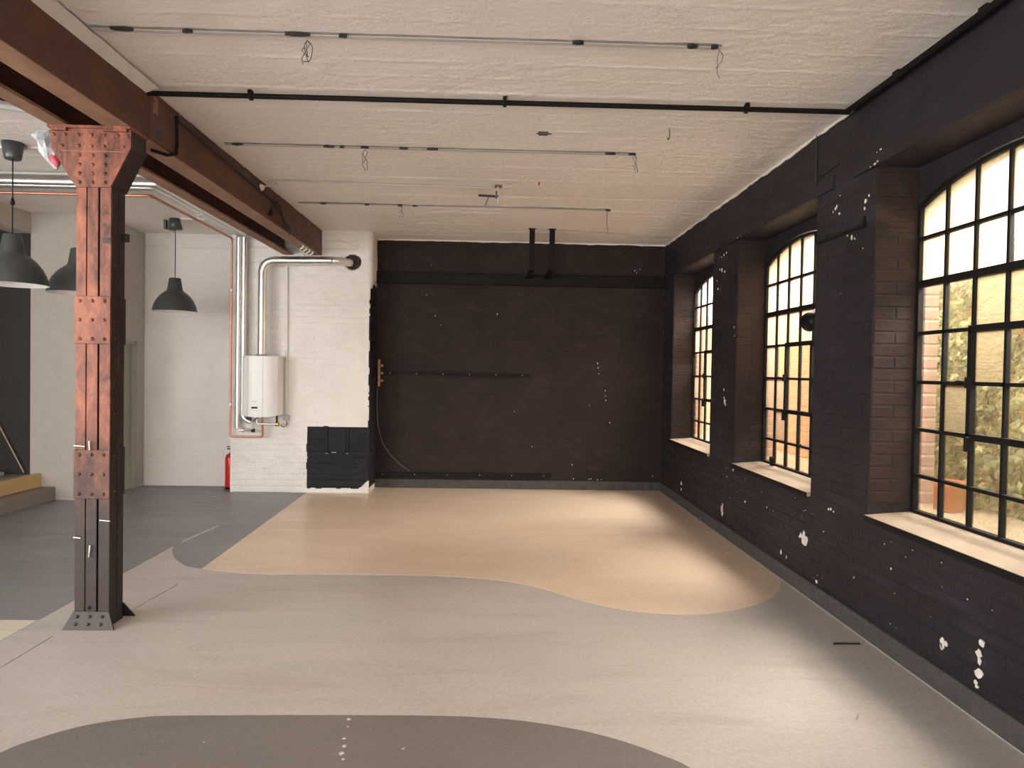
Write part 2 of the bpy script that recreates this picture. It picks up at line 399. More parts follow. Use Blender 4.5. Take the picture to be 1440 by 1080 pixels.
for (x, y, r) in ((-.63, 3.146, .016), (-.62, 3.08, .008), (-.615, 2.98, .012), (-.6, 2.92, .014), (-.602, 2.864, .018), (-.585, 2.82, .01), (-.35, 2.9, .008), (-1.2, 2.95, .007), (.45, 2.75, .008)):
    zone('paint_drip', blob(x, y, r), M_FCREAM, .0026)
zone('paint_smear', [(-2.775, 6.27), (-2.70, 6.98), (-2.735, 6.99), (-2.80, 6.4)], M_FLOOR, .0024)

# ------------------------------------------------------------------ ceiling
bnd = [2.0]
while bnd[-1] < 9.6: bnd.append(bnd[-1]+random.uniform(.10, .24))
bnd = np.array(bnd); boff = rng.uniform(-.004, .004, len(bnd)+1)
def ceil_h(U, V):
    k = np.searchsorted(bnd, V+.006*fbm(U*1.1, V*.2, 2)); d = np.abs(V-bnd[np.clip(k, 0, len(bnd)-1)]); d2 = np.abs(V-bnd[np.clip(k-1, 0, len(bnd)-1)])
    dd = np.minimum(d, d2)
    fin = np.exp(-(dd/.008)**2)*np.clip(fbm(U*4+k*3.1, V*0+k*7.7, 3)*3+.35, 0, 1)
    rough = np.clip((fbm(U*.6+9, V*.7+4, 3)+.15)*3, .25, 1)
    h = .6*boff[k]+.008*fin+.016*rough*fbm(U*15, V*24, 4)+.006*fbm(U*1.2, V*2.0, 3)
    return h
ceil = struct(hf('ceiling', -7.0, 2.34, 2.5, 9.4, .023, .0115, ceil_h, lambda U, V, H: (U, V, ZC-H), [M_CEIL]))
ceil.name = 'ceiling'
MB().box(-7.2, 2.72, -3.9, 2.52, ZC, ZC+.3).build('slab', M_CEIL, ceil)
MB().box(-7.2, 2.72, 2.52, 9.7, ZC+.03, ZC+.3).build('slab', M_CEIL, ceil)
# plaster fillet beside the beam
hf('plaster_fillet', 2.5, 4.42, 0, 1, .02, .25, lambda U, V: .012*fbm(U*9, V*2, 4), lambda U, V, H: (-2.19+.085*V+H*.6, U, ZC-.035+.03*V+H*.5-.006), [M_CEIL], None, ceil)

# ------------------------------------------------------------------ brick walls of the window side
def unit_brick(v):
    r = random.Random(v); a = .022; b = .10
    lay = [(0, 0, 0), (.0, .0, .55), (.6, .6, .9), (1, 1, 1)]
    vs = []; fs = []
    for (ca, cb, d) in lay:
        for sx, sz in ((-1, -1), (1, -1), (1, 1), (-1, 1)):
            j = (r.uniform(-.006, .006), r.uniform(-.02, .02))
            vs.append(((.5-a*ca)*sx+j[0]*(d > 0), -d+(r.uniform(-.12, .12) if d == 1 else 0), (.5-b*cb)*sz+j[1]*(d > 0)))
    for i in range(3):
        for k in range(4): fs.append((i*4+k, i*4+(k+1) % 4, i*4+4+(k+1) % 4, i*4+4+k))
    fs.append((12, 13, 14, 15))
    return vs, fs
BR = [unit_brick(v) for v in range(8)]
BMESH = {}
def brick_mesh(v, m):
    if (v, m.name) not in BMESH:
        me = bpy.data.meshes.new('brick'); me.from_pydata(BR[v][0], [], BR[v][1]); me.materials.append(m); BMESH[(v, m.name)] = me
    return BMESH[(v, m.name)]
def fill(a, b, course, L=.25, joint=.012, off=0):
    """running bond lengths that fill the interval a..b"""
    out = []; x = a; s = (.5 if course % 2 else 1.0)*L+off
    first = L-((a+s) % L)
    cut = a+first if first > .06 else a+first+L
    while x < b-.03:
        e = min(cut, b)
        if b-e < .06: e = b
        out.append((x+joint/2, e-joint/2)); x = e; cut = x+L
    return out
def seen(p):
    d = Vector(p)-Vector((0, 0, CAM_H)); z = d.dot(fw)
    if z < .3: return 0
    return 1.0 if abs(d.dot(rt)/z) < .75 and abs(d.dot(up)/z) < .57 else 0
def lay_bricks(parent, bricks, limit, stuffname, mats_default):
    """bricks: (centre, length, height, proud, rotz, material); biggest in view become objects, the rest one stuff mesh per material"""
    ranked = []
    for b in bricks:
        c, L, Hh, pr, rz, m = b
        nrm = Vector((math.sin(rz), -math.cos(rz), 0)); d = Vector((0, 0, CAM_H))-Vector(c)
        ranked.append((seen(c)*L*Hh*max(0, nrm.dot(d.normalized()))/d.length_squared, b))
    ranked.sort(key=lambda t: -t[0])
    o0 = worldloc(parent); rest = {}
    for i, (w, (c, L, Hh, pr, rz, m)) in enumerate(ranked):
        v = (i*5+int(c[2]*97)) % 8
        if i < limit and w > 0:
            o = link('brick', brick_mesh(v, m), parent, tuple(Vector(c)-o0)); o.rotation_euler.z = rz; o.scale = (L, pr, Hh)
        else:
            vs, fs = BR[v]; A = rest.setdefault(m.name, (m, [], []))
            n = len(A[1]); cr, sr = math.cos(rz), math.sin(rz)
            for x, y, z in vs:
                x *= L; y *= pr; z *= Hh
                A[1].append((c[0]+x*cr-y*sr-o0.x, c[1]+x*sr+y*cr-o0.y, c[2]+z-o0.z))
            A[2].extend([tuple(q+n for q in f) for f in fs])
    for m, vs, fs in rest.values():
        me = bpy.data.meshes.new(stuffname); me.from_pydata(vs, [], fs); me.materials.append(m)
        tag(link(stuffname, me, parent), kind='stuff')

ZS, ZL = .742, 2.875            # bottom and top of the masonry openings
NEARW = [f-1.575 for f in WFAR] # near edge of each opening at the inner face
wr_b = MB()
def arch(yc, hw, z0, sag, n=14):
    R = (hw*hw+sag*sag)/(2*sag)
    return [(yc+hw-2*hw*k/n, z0+sag-R+math.sqrt(R*R-(hw-2*hw*k/n)**2)) for k in range(n+1)]
X1, X2, X3 = XR, 2.572, 2.598
WORD = (4, 3, 0, 1, 2); NW = 5
edges = [-3.9]+[e for k in WORD for e in (NEARW[k], WFAR[k]+.015)]+[9.7]
for k in range(0, len(edges), 2):
    wr_b.box(X1, X2, edges[k], edges[k+1], -.15, 3.6)
for k in range(NW):
    wr_b.box(X1, X2, NEARW[k], WFAR[k]+.015, -.15, ZS); wr_b.box(X1, X2, NEARW[k], WFAR[k]+.015, ZL, 3.6)
wall_r = struct(wr_b.build('wall_right', M_BLACK))
def outer_layer(name, xa, xb, m):
    b = MB(); ed = [-3.9]+[e for k in WORD for e in (WFAR[k]-1.47, WFAR[k]+.015)]+[9.7]
    for k in range(0, len(ed), 2): b.box(xa, xb, ed[k], ed[k+1], -.15, 3.6)
    for k in range(NW):
        y0, y1 = ed[2*k+1], ed[2*k+2]; yc, hw = (y0+y1)/2, (y1-y0)/2
        b.box(xa, xb, y0, y1, -.15, ZS)
        A = arch(yc, hw, 2.645, .145)
        b.prism([(y1, 3.6)]+A+[(y0, 3.6)], 0, xa, xb)
    return b.build(name, m, wall_r, fix=True)
outer_layer('inner_rebate', X2, X3, M_BLACK)
outer_layer('outer_leaf', X3, 2.715, M_MORTAR)
for k in range(NW):   # splayed near jamb
    y = NEARW[k]; MB().prism([(X1+.004, y-.01), (X2, y-.01), (X2, y+.105)], 2, ZS, ZL).build('splayed_jamb', M_BLACK, wall_r)
bricks = []
H = .075
for c in range(2, 39):
    z = c*H+H/2
    if z > 2.88: break
    iv = []; e = [1.9]+[q for k in (0, 1, 2) for q in (NEARW[k], WFAR[k]+.015)]+[YB]
    if z < ZS-.035 or z > ZL+.03: iv = [(1.9, YB)]
    else: iv = [(e[k], e[k+1]) for k in range(0, len(e), 2)]
    for a, b in iv:
        for p, q in fill(a, b, c):
            bricks.append(((XR+.001, (p+q)/2, z), q-p, H-.012, .0042+random.uniform(-.0012, .0012), -PI/2, M_BLACK))
    if ZS+.05 < z < ZL:
        for k in range(3):
            segs = ((XR+.006, X2-.002),) if c % 2 else ((XR+.006, XR+.13), (XR+.142, X2-.002))
            for p, q in segs: bricks.append((((p+q)/2, WFAR[k]+.016, z), q-p, H-.006, .0035+random.uniform(-.0012, .0012), 0, M_REVEAL))
            if z < 2.64:
                p, q = X3+.002, 2.713
                bricks.append((((p+q)/2, WFAR[k]+.016, z), q-p, H-.011, .007, 0, M_BRICK2))
lay_bricks(wall_r, bricks, 300, 'brickwork', M_BLACK)
# raised lintel casings above the windows and the ledge between the near windows
for k in range(3):
    y1 = WFAR[k]+.28 if k < 2 else WFAR[k]+.2
    MB().box(XR-.022, XR+.01, NEARW[k]-(.25 if k else .6), y1, 2.877, 2.968, .006).build('lintel_casing', M_BLACK, wall_r)
    MB().box(XR+.02, X2+.004, NEARW[k]+.002, WFAR[k]+.013, 2.80, 2.878, .004).build('lintel_beam', M_BLACK, wall_r) if False else None
MB().box(XR-.018, XR+.01, 4.285, 4.93, 2.535, 2.558, .004).box(XR-.022, XR+.01, 4.262, 4.285, 2.53, 2.60, .003).build('ledge_strip', M_STEEL, wall_r)
MB().tube([(XR-.006, 4.955, 3.33), (XR-.007, 4.95, 3.1), (XR-.006, 4.945, 2.87)], .006, 6).build('wall_cable', M_BLKWIRE, wall_r)
MB().tube([(XR-.006, 4.945, 3.02), (XR-.006, 4.80, 3.02), (XR-.006, 4.62, 3.03)], .005, 6).build('wall_cable', M_BLKWIRE, wall_r)
# white plaster chips showing through the black paint
ch = MB()
def chip(y, z, r, sy=1, sz=1):
    P = blob(y, z, r, 9, sy, sz); n = len(P); x = XR-.0062
    ch.add([(x, a, b) for a, b in P]+[(XR, a, b) for a, b in P], [tuple(range(n))]+[(i, (i+1) % n, n+(i+1) % n, n+i) for i in range(n)])
for y, z, r in ((5.012, .405, .03), (4.97, .40, .025), (5.06, .415, .016), (5.08, .40, .01), (4.98, .37, .013), (3.433, .252, .018), (3.405, .262, .012), (3.44, .235, .012), (3.151, .364, .02), (3.17, .31, .019), (3.166, .274, .012), (3.163, .215, .026), (3.184, .165, .012), (3.178, .147, .008),
                (4.658, 2.737, .02), (4.64, 2.745, .012), (4.607, 2.69, .012), (4.69, 2.72, .009), (4.279, 2.693, .018), (4.285, 2.65, .014), (4.239, 2.72, .01), (6.839, 1.448, .02), (6.81, 1.329, .03), (6.83, 1.37, .014), (6.78, 1.30, .012), (6.594, 2.055, .014), (6.58, 1.97, .01), (6.823, .264, .03), (6.81, .22, .02), (6.80, .31, .012),
                (8.308, .27, .025), (8.30, .20, .018), (4.65, .693, .012), (4.62, .70, .016), (4.58, .69, .01), (6.986, 2.655, .02), (6.90, 2.63, .015), (7.05, 2.67, .012), (7.0, 2.79, .014), (6.93, 2.80, .014), (6.86, 2.81, .01), (4.435, 2.50, .014), (4.40, 2.485, .009), (4.49, 2.52, .008), (6.7, .6, .008), (6.2, .45, .008), (5.7, .5, .01), (5.4, .2, .012), (5.3, .19, .009), (4.8, .15, .012), (4.3, .33, .006), (3.9, .5, .006), (6.56, .74, .012), (6.53, .69, .01), (7.13, 2.57, .012), (7.1, 2.48, .01)):
    chip(y, z, r*(1.5 if .14 < z < .45 else 1), 1.0, random.uniform(.8, 1.6))
for k in range(70):
    y = random.uniform(3, 9.2); z = random.choice((random.uniform(.15, .7), random.uniform(.15, .7), random.uniform(2.1, 2.85)))
    if any(NEARW[j]-.05 < y < WFAR[j]+.05 for j in range(3)) and z > .68: continue
    chip(y, z, random.uniform(.002, .006))
tag(ch.build('exposed_plaster', M_CHIP, wall_r), kind='stuff')
ch = MB()
def chipz(y, z, r):
    P = blob(y, z, r, 9, 1.6, .8); n = len(P); x = XR-.0235
    ch.add([(x, a, b) for a, b in P]+[(XR-.01, a, b) for a, b in P], [tuple(range(n))]+[(i, (i+1) % n, n+(i+1) % n, n+i) for i in range(n)])
for y, z, r in ((4.15, 2.886, .012), (4.12, 2.893, .01), (4.2, 2.883, .007), (4.09, 2.955, .011), (4.13, 2.95, .006), (5.9, 2.9, .006), (6.5, 2.89, .01), (6.42, 2.89, .006)): chipz(y, z, r)
tag(ch.build('exposed_plaster', M_CHIP, wall_r), kind='stuff')
# ragged white edge where the ceiling paint runs onto the black walls
def ragged(name, a, b, place, par, z=ZC, amp=.02):
    bm_ = MB(); n = int((b-a)/.018); t = [a+(b-a)*i/n for i in range(n+1)]
    lo = [z-.012-amp*max(0, .5+2.2*float(fbm(np.array([q*7.0]), np.array([a*3.3]), 4)[0])) for q in t]
    vs = []
    for q, l in zip(t, lo): vs += [place(q, z+.01, .006), place(q, l, .0075), place(q, l, 0)]
    fs = []
    for i in range(n): fs += [(3*i, 3*i+3, 3*i+4, 3*i+1), (3*i+1, 3*i+4, 3*i+5, 3*i+2)]
    bm_.add(vs, fs); return bm_.build(name, M_EDGE, par)
ragged('white_paint_edge', 4.45, 9.35, lambda q, z, d: (XR-d, q, z), wall_r)

struct(MB().box(XR-.016, XR+.005, -3.5, YB-.001, 0, .118, .006).build('baseboard_right', M_SKIRT))
gl = MB().box(XR-.022, XR-.016, -3.5, YB-.02, 0, .004).build('sealant_line', M_CONDUIT, bpy.data.objects['baseboard_right'])

# ------------------------------------------------------------------ windows
ROWZ = [.785, 1.007, 1.286, 1.572, 1.868, 2.165, 2.44]
CW = 1.45/6
UNIT = bpy.data.meshes.new('pane')
_b = MB().box(-.5, .5, -.5, .5, -.5, .5)
def unit_pane(m):
    me = bpy.data.meshes.new('pane'); me.from_pydata(_b.v, [], _b.f); me.materials.append(m); return me
PM = {m: unit_pane(m) for m in (M_GLASS, M_FROST, M_FROSTP, M_OBSC)}
frost = [
    {(r, c): M_FROST for r in (5, 6) for c in range(6)} | {(4, 2): M_OBSC, (4, 3): M_OBSC, (3, 2): M_OBSC, (2, 1): M_OBSC, (5, 3): M_GLASS, (1, 5): M_OBSC},
    {(r, c): M_FROST for r in (5, 6) for c in range(6)} | {(4, c): M_FROSTP for c in range(6)} | {(2, 1): M_FROSTP, (1, 1): M_FROSTP, (3, 0): M_FROSTP, (2, 0): M_FROSTP},
    {(4, 0): M_FROSTP, (3, 2): M_FROSTP, (2, 0): M_FROSTP, (5, 1): M_FROSTP},
]
XG = 2.592
frost += [frost[0], frost[0]]
for w in range(NW):
    far = WFAR[w]; near = far-1.45; yc = (far+near)/2; hw = .725
    win = struct(link('window_%d' % (w+1), None, None, (XG, yc, ROWZ[0])))
    win['label'] = ['nearest arched black steel window overlooking ivy and gravel', 'middle arched black steel window with a spotlight before it', 'farthest arched black steel window next to the back wall', 'arched black steel window beside the camera', 'arched black steel window behind the camera'][w]
    R = (hw*hw+.137**2)/(2*.137)
    za = lambda y: 2.636+.137-R+math.sqrt(max(0, R*R-(y-yc)**2))
    # outer frame
    fb = MB(); o = arch(yc, hw+.012, 2.64, .14); i_ = arch(yc, hw-.014, 2.625, .133)
    ring = [(far+.012, ROWZ[0]-.03)]+o+[(near-.012, ROWZ[0]-.03)]; inn = [(far-.014, ROWZ[0]+.012)]+i_+[(near+.014, ROWZ[0]+.012)]
    n = len(ring); vs = []
    for xx in (XG-.022, XG+.022):
        vs += [(xx, a, b) for a, b in ring]+[(xx, a, b) for a, b in inn]
    fs = []
    for k in range(n):
        j = (k+1) % n
        fs += [(k, j, n+j, n+k), (2*n+k, 3*n+k, 3*n+j, 2*n+j), (n+k, n+j, 3*n+j, 3*n+k), (k, 2*n+k, 2*n+j, j)]
    fb.add(vs, fs); fb.build('frame', M_STEEL, win)
    ys = [far-CW*c for c in range(7)]
    def bar(y0, y1, z0, z1, name='glazing_bar', par=None, t=.016): return MB().box(XG-t, XG+t, min(y0, y1), max(y0, y1), z0, z1, .003).build(name, M_STEEL, par or win)
    cas = link('casement', None, win, (0, 0, 0))
    for c in range(1, 6):
        wv = .010
        if c == 3:
            bar(ys[c]-wv, ys[c]+wv, ROWZ[0], ROWZ[2]); bar(ys[c]-wv, ys[c]+wv, ROWZ[2], ROWZ[4], 'glazing_bar', cas, .014); bar(ys[c]-wv, ys[c]+wv, ROWZ[4], za(ys[c]))
        else: bar(ys[c]-wv, ys[c]+wv, ROWZ[0], za(ys[c])-.005)
    for r in range(1, 7):
        h = .021 if r == 5 else .0105
        if r == 3:
            bar(ys[0], ys[2], ROWZ[r]-h, ROWZ[r]+h); bar(ys[4], ys[6], ROWZ[r]-h, ROWZ[r]+h); bar(ys[2], ys[4], ROWZ[r]-h, ROWZ[r]+h, 'glazing_bar', cas, .014)
        else: bar(near, far, ROWZ[r]-h, ROWZ[r]+h, t=.019 if r == 5 else .016)
    # opening casement: a heavier rectangular sash
    sb = MB()
    for (a, b, c, d) in ((ys[4]-.018, ys[2]+.018, ROWZ[2]-.019, ROWZ[2]+.017), (ys[4]-.018, ys[2]+.018, ROWZ[4]-.017, ROWZ[4]+.019), (ys[4]-.018, ys[4]+.014, ROWZ[2], ROWZ[4]), (ys[2]-.014, ys[2]+.018, ROWZ[2], ROWZ[4])):
        sb.box(XG-.027, XG+.012, a, b, c, d, .003)
    sb.build('sash', M_STEEL, cas)
    hb = MB(); hy, hz = ys[2]-.002, (ROWZ[3]+.005)
    hb.box(XG-.045, XG-.025, hy-.012, hy+.012, hz-.03, hz+.03, .004); hb.tube([(XG-.045, hy, hz), (XG-.062, hy, hz+.002), (XG-.066, hy+.03, hz+.006), (XG-.062, hy+.085, hz-.004)], .007, 6)
    hb.build('handle', M_STEEL, cas)
    st = MB().tube([(XG-.03, ys[2]+.02, ROWZ[2]-.005), (XG-.05, ys[2]+.06, ROWZ[2]), (XG-.05, ys[2]+.22, ROWZ[2]+.008)], .006, 6); st.box(XG-.055, XG-.02, ys[2]-.03, ys[2]-.012, ROWZ[2]-.08, ROWZ[2], .003)
    st.build('stay', M_STEEL, cas)
    for r in range(7):
        for c in range(6):
            m = frost[w].get((r, c), M_GLASS); y1, y0 = ys[c], ys[c+1]
            par = cas if (r in (2, 3) and c in (2, 3)) else win
            if r < 6:
                z0, z1 = ROWZ[r], ROWZ[r+1]
                p = link('pane', PM[m], par, (XG+.002-XG, (y0+y1)/2-yc, (z0+z1)/2-ROWZ[0])); p.scale = (.005, y1-y0-.012, z1-z0-.012)
            else:
                K = 6; top = [(y0+.006+(y1-y0-.012)*k/K) for k in range(K+1)]
                MB().prism([(y1-.006, ROWZ[6]+.006), (y0+.006, ROWZ[6]+.006)]+[(a, za(a)-.006) for a in top], 0, XG-.0005, XG+.0045).build('pane', m, win)
    # sill board
    s = MB(); ya, yb = NEARW[w]+.002, far+.012
    P = [(XR-.026, .727), (X2+.004, .742), (X2+.004, .780), (XR-.026, .757)]
    s.prism([(a, b) for a, b in P], 1, ya, yb); s.build('sill', M_SILL, win)
    s = MB().box(XR-.030, XR-.0262, ya, yb, .718, .7555); s.build('sill_edge', M_STEEL, win)

# ------------------------------------------------------------------ back wall (black brick)
def back_h(U, V):
    h = brick_relief(U, V, depth=.004, seed=5)+.006*fbm(U*1.5, V*2, 3)+.0015*fbm(U*20, V*20, 3)
    return np.where(V > 2.90, .003*fbm(U*2, V*2, 3), h)
wall_b = struct(hf('wall_back', -1.75, XR+.02, 0, ZC+.03, .022, .0115, back_h, lambda U, V, Hh: (U, YB-Hh, V), [M_BACK]))
MB().box(-1.8, 2.72, YB+.02, YB+.34, -.15, 3.6).build('masonry', M_BACK, wall_b)
cor = struct(MB().box(-1.565, XR-.002, YB-.055, YB, 2.745, 2.895, .004).box(-1.565, XR-.002, YB-.075, YB, 2.882, 2.897, .003).box(-1.565, XR-.002, YB-.075, YB, 2.742, 2.757, .003).build('trim_1', M_STEEL))
cor['label'] = 'black steel channel beam running across the back wall'
struct(MB().box(-1.56, XR-.016, YB-.022, YB, 0, .118, .005).build('baseboard_back', M_SKIRT))
ragged('white_paint_edge', -1.56, XR-.002, lambda q, z, d: (q, YB-.004-d, z), wall_b, amp=.01)
def rail(name, x0, x1, z0, z1, label):
    o = tag(MB().box(x0, x1, YB-.045, YB-.004, z0, z1, .004).build(name, M_STEEL, None, ((x0+x1)/2, YB-.02, z0)), label, 'rail')
    n = 6
    for k in range(n):
        x = x0+.1+(x1-x0-.2)*k/(n-1)
        MB().lathe([(.0, .004), (.005, .003), (.006, 0)], (x, YB-.045, (z0+z1)/2), 8, Matrix.Rotation(PI/2, 4, 'X')).build('screw', M_CHIP, o)
rail('wall_batten', -1.47, .50, 1.522, 1.562, 'short black batten at mid height on the back wall')
rail('wall_batten', -1.555, .815, .162, .212, 'long black batten low on the back wall above the skirting')
# chips on the back wall
ch = MB()
for (x, z) in ((1.42, 1.72), (1.43, 1.66), (1.44, 1.58), (1.53, 1.35), (1.535, 1.28), (1.54, 1.22), (1.6, .92), (1.32, 1.15), (.05, 2.36), (-.7, 2.2), (-.78, 2.32), (.55, .58), (1.1, .34), (1.33, .145), (1.36, .15), (1.45, .14), (1.5, .145), (1.12, .15), (-.5, .2), (-.9, 2.6), (.3, 1.05), (1.93, 2.95), (1.97, 3.0), (1.9, 2.98), (-.85, 3.0), (2.2, .2)):
    P = blob(x, z, random.uniform(.006, .012), 8, .8, 1.3); n = 8; y = YB-.0075
    ch.add([(a, y, b) for a, b in P]+[(a, YB, b) for a, b in P], [tuple(range(n))]+[(i, (i+1) % n, n+(i+1) % n, n+i) for i in range(n)])
tag(ch.build('exposed_plaster', M_CHIP, wall_b), kind='stuff')
# coat rack and loose cable by the pier
t = thing('coat_rack', (-1.50, YB-.03, 1.35), 'small wooden peg rack hung upright by the white pier', 'coat rack')
MB().box(-1.535, -1.505, YB-.03, YB-.006, 1.36, 1.72, .004).build('board', M_OAK, t)
for z in (1.43, 1.53, 1.63):
    MB().tube([(-1.51, YB-.025, z), (-1.485, YB-.06, z+.005), (-1.468, YB-.085, z+.012)], .012, 8, radii=[.012, .011, .017]).build('peg', M_OAK, t)
tag(MB().tube(smooth_curve3 if False else [(-1.54, YB-.02, 1.34), (-1.545, YB-.02, 1.1), (-1.53, YB-.025, .85), (-1.47, YB-.03, .62), (-1.36, YB-.035, .45), (-1.22, YB-.04, .32), (-1.09, YB-.05, .235)], .007, 6).build('loose_cable', M_WIRE, None, (-1.4, YB-.03, .24)), 'thin brown cable hanging loose on the black back wall', 'cable')
# hanger straps
t = thing('hanger_strap', (.48, 8.47, ZC), 'left one of two black steel straps from ceiling to back wall', 'bracket', 'black ceiling straps before the back wall')
t2 = thing('hanger_strap', (.72, 8.47, ZC), 'right one of two black steel straps from ceiling to back wall', 'bracket', 'black ceiling straps before the back wall')
for tt, x in ((t, .455), (t2, .70)):
    MB().box(x-.033, x+.033, 8.455, 8.475, 2.845, ZC+.004, .003).build('upright', M_IRON, tt)
    MB().box(x-.033, x+.033, 8.455, YB-.058, 2.83, 2.85, .003).build('foot', M_IRON, tt)
    MB().box(x-.045, x+.045, 8.43, 8.5, ZC-.008, ZC+.004, .002).build('plate', M_IRON, tt)

# ------------------------------------------------------------------ white pier with the boiler
PX0, PX1, PY = -3.31, -1.56, 8.88
def jag(a, k, amp): return amp*fbm(a*9+k, a*0+k*1.7, 4)
def pier_h(U, V):
    h = brick_relief(U, V, depth=.013, seed=11)+.022*fbm(U*2.2, V*3.0, 4)+.014*fbm(U*9, V*15, 4)
    d = np.hypot((U+1.80)*1.0, (V-2.945)*1.1)+.03*fbm(U*14, V*14, 3)
    h = h-.09*np.clip((.115-d)/.05, 0, 1)
    g = np.abs(V-(3.22-.02*(U+2.1)*10*0)); h = h-.012*np.exp(-(g/.012)**2)*(U < -1.75)
    g = np.abs(V-3.235+.34*(U+1.98)); h = h-.014*np.exp(-(g/.014)**2)*((U > -1.98) & (U < -1.72))
    g = np.abs(V-3.12); h = h-.014*np.exp(-(g/.013)**2)*(U < -1.74)
    e = np.clip((U-(PX1-.03))/.03, 0, 1); h = h-.02*e*e
    return h
def pier_mask(U, V):
    x0 = -2.352+jag(V, 3, .03); x1 = PX1-.02+jag(V, 8, .02); z1 = .845+jag(U, 5, .02); z0 = .055+jag(U, 2, .03)+.10*np.clip((U+1.70)/.12, 0, 1)
    blk = (U > x0) & (U < x1+.2) & (V < z1) & (V > z0)
    rim = (U > PX1-.020+jag(V, 1, .02)) & (V < 2.70+jag(U, 4, .03)) & (V > .18)
    hole = (np.hypot((U+1.80), (V-2.945)*1.1)+.03*fbm(U*14, V*14, 3)) < .105
    return np.where(hole, 2, np.where(blk | rim, 1, 0))
pier = struct(hf('wall_pier', PX0, PX1, 0, ZC+.03, .010, .0095, pier_h, lambda U, V, Hh: (U, PY-Hh, V), [M_WHITE, M_PATCH, M_HOLE], pier_mask))
hf('pier_side', PY+.015, YB+.02, 0, ZC+.03, .016, .016, lambda U, V: brick_relief(U, V, depth=.006, seed=3)+.01*fbm(U*3, V*4, 3), lambda U, V, Hh: (PX1+Hh-.004, U, V), [M_WHITE, M_PATCH],
   lambda U, V: ((V < 2.68+jag(U*3, 6, .12)) & (V > .05+.25*np.clip((.05-(U-PY))/.05, 0, 1))).astype(int), pier)
hf('pier_side', PY+.015, YB, 0, ZC+.03, .03, .02, lambda U, V: brick_relief(U, V, depth=.006, seed=4)+.01*fbm(U*3, V*4, 3), lambda U, V, Hh: (PX0-Hh, U, V), [M_WHITE], None, pier)
MB().box(PX0+.02, PX1-.03, PY+.12, YB+.34, -.15, 3.6).build('core', M_WHITE, pier)
# painted box casing set in the black patch
MB().box(-2.075, -1.85, PY-.016, PY+.02, .53, .838, .006).build('cover_panel', M_PATCH, pier)
for x in (-2.095, -1.83): MB().box(x-.014, x+.014, PY-.024, PY+.02, .515, .845, .005).build('cover_strip', M_PATCH, pier)
MB().box(-2.03, -1.975, PY-.019, PY-.01, .520, .527).box(-2.105, -2.08, PY-.026, PY-.01, .509, .516).build('paint_chip', M_CHIP, pier)
MB().box(-1.845, -1.82, PY-.026, PY-.01, .509, .514).build('paint_chip', M_CHIP, pier)
# rounded plaster corner above the black paint
hf('plaster_corner', 2.62, ZC+.01, -PI/2, PI/3, .02, .15, lambda U, V: .012*fbm(U*6, V*2, 4)+.012*np.clip((2.75-U)/.1, 0, 1)*np.sin(U*40), lambda U, V, Hh: (PX1-.03+(.058+Hh)*np.cos(V)*.9, PY+.045+(.058+Hh)*np.sin(V), U), [M_EDGE], None, pier)

# ------------------------------------------------------------------ far white wall, side wall with door, left part of the room
wf = struct(hf('wall_back_left', -4.6, PX0+.1, 0, ZC+.03, .022, .0125, lambda U, V: brick_relief(U, V, depth=.007, seed=21)+.010*fbm(U*1.8, V*2.6, 4)-.02*np.exp(-((V-3.17)/.012)**2)-.012*np.exp(-((V-2.87)/.008)**2)*(U < -3.3),
          lambda U, V, Hh: (U, 9.3-Hh, V), [M_WHITE2]))
MB().box(-4.7, PX0+.2, 9.33, 9.7, -.15, 3.6).build('masonry', M_WHITE2, wf)
ws = struct(MB().box(-4.85, -4.6, 8.36, 8.362, 0, 3.6).box(-4.85, -4.6, 9.06, 9.4, 0, 3.6).box(-4.85, -4.6, 8.36, 9.06, 1.88, 3.6).build('wall_side', M_PLASTER))
wfr = struct(MB().box(-5.38, -4.6, 8.23, 8.36, 0, 3.6).build('wall_front_left', M_PLASTER))
d = struct(link('door_1', None, None, (-4.6, 8.71, 0)))
d['label'] = 'sage grey door in a pale frame beside the rusty column'
MB().box(-4.66, -4.635, 8.385, 9.035, .005, 1.855, .003).build('leaf', M_DOOR, d)
MB().box(-4.84, -4.585, 9.03, 9.075, 0, 1.90, .004).build('jamb', M_DOOR, d)
MB().box(-4.84, -4.585, 8.345, 8.39, 0, 1.90, .004).build('jamb', M_DOOR, d)
MB().box(-4.84, -4.585, 8.345, 9.075, 1.855, 1.90, .004).build('head', M_DOOR, d)
hn = MB().tube([(-4.635, 8.46, 1.0), (-4.59, 8.46, 1.0), (-4.585, 8.47, 1.0), (-4.585, 8.58, 1.0)], .009, 8).build('handle', M_DARKPL, d)
wd = struct(MB().box(-7.2, -5.38, 8.235, 8.5, 0, 3.6).build('wall_alcove', M_DKWALL))
struct(MB().box(-7.2, -7.0, -3.9, -1.6, -.15, 3.6).box(-7.2, -7.0, 2.8, 8.5, -.15, 3.6).box(-7.2, -7.0, -1.6, 2.8, -.15, .9).box(-7.2, -7.0, -1.6, 2.8, 3.0, 3.6).build('wall_left', M_PLASTER))
struct(MB().box(-5.6, -5.375, 2.0, 8.36, 3.10, 3.6).build('trim_2', M_PLASTER))['label'] = 'pale plaster downstand above the dark alcove at far left'
bk = MB()
for a, b in ((-7.2, -6.6), (-3.2, -2.4), (.4, 2.72)): bk.box(a, b, -3.9, -3.6, 0, 3.6)
bk.box(-6.6, -3.2, -3.9, -3.6, 0, .45).box(-6.6, -3.2, -3.9, -3.6, 3.05, 3.6).box(-2.4, .4, -3.9, -3.6, 3.05, 3.6)
struct(bk.build('wall_front', M_PLASTER))
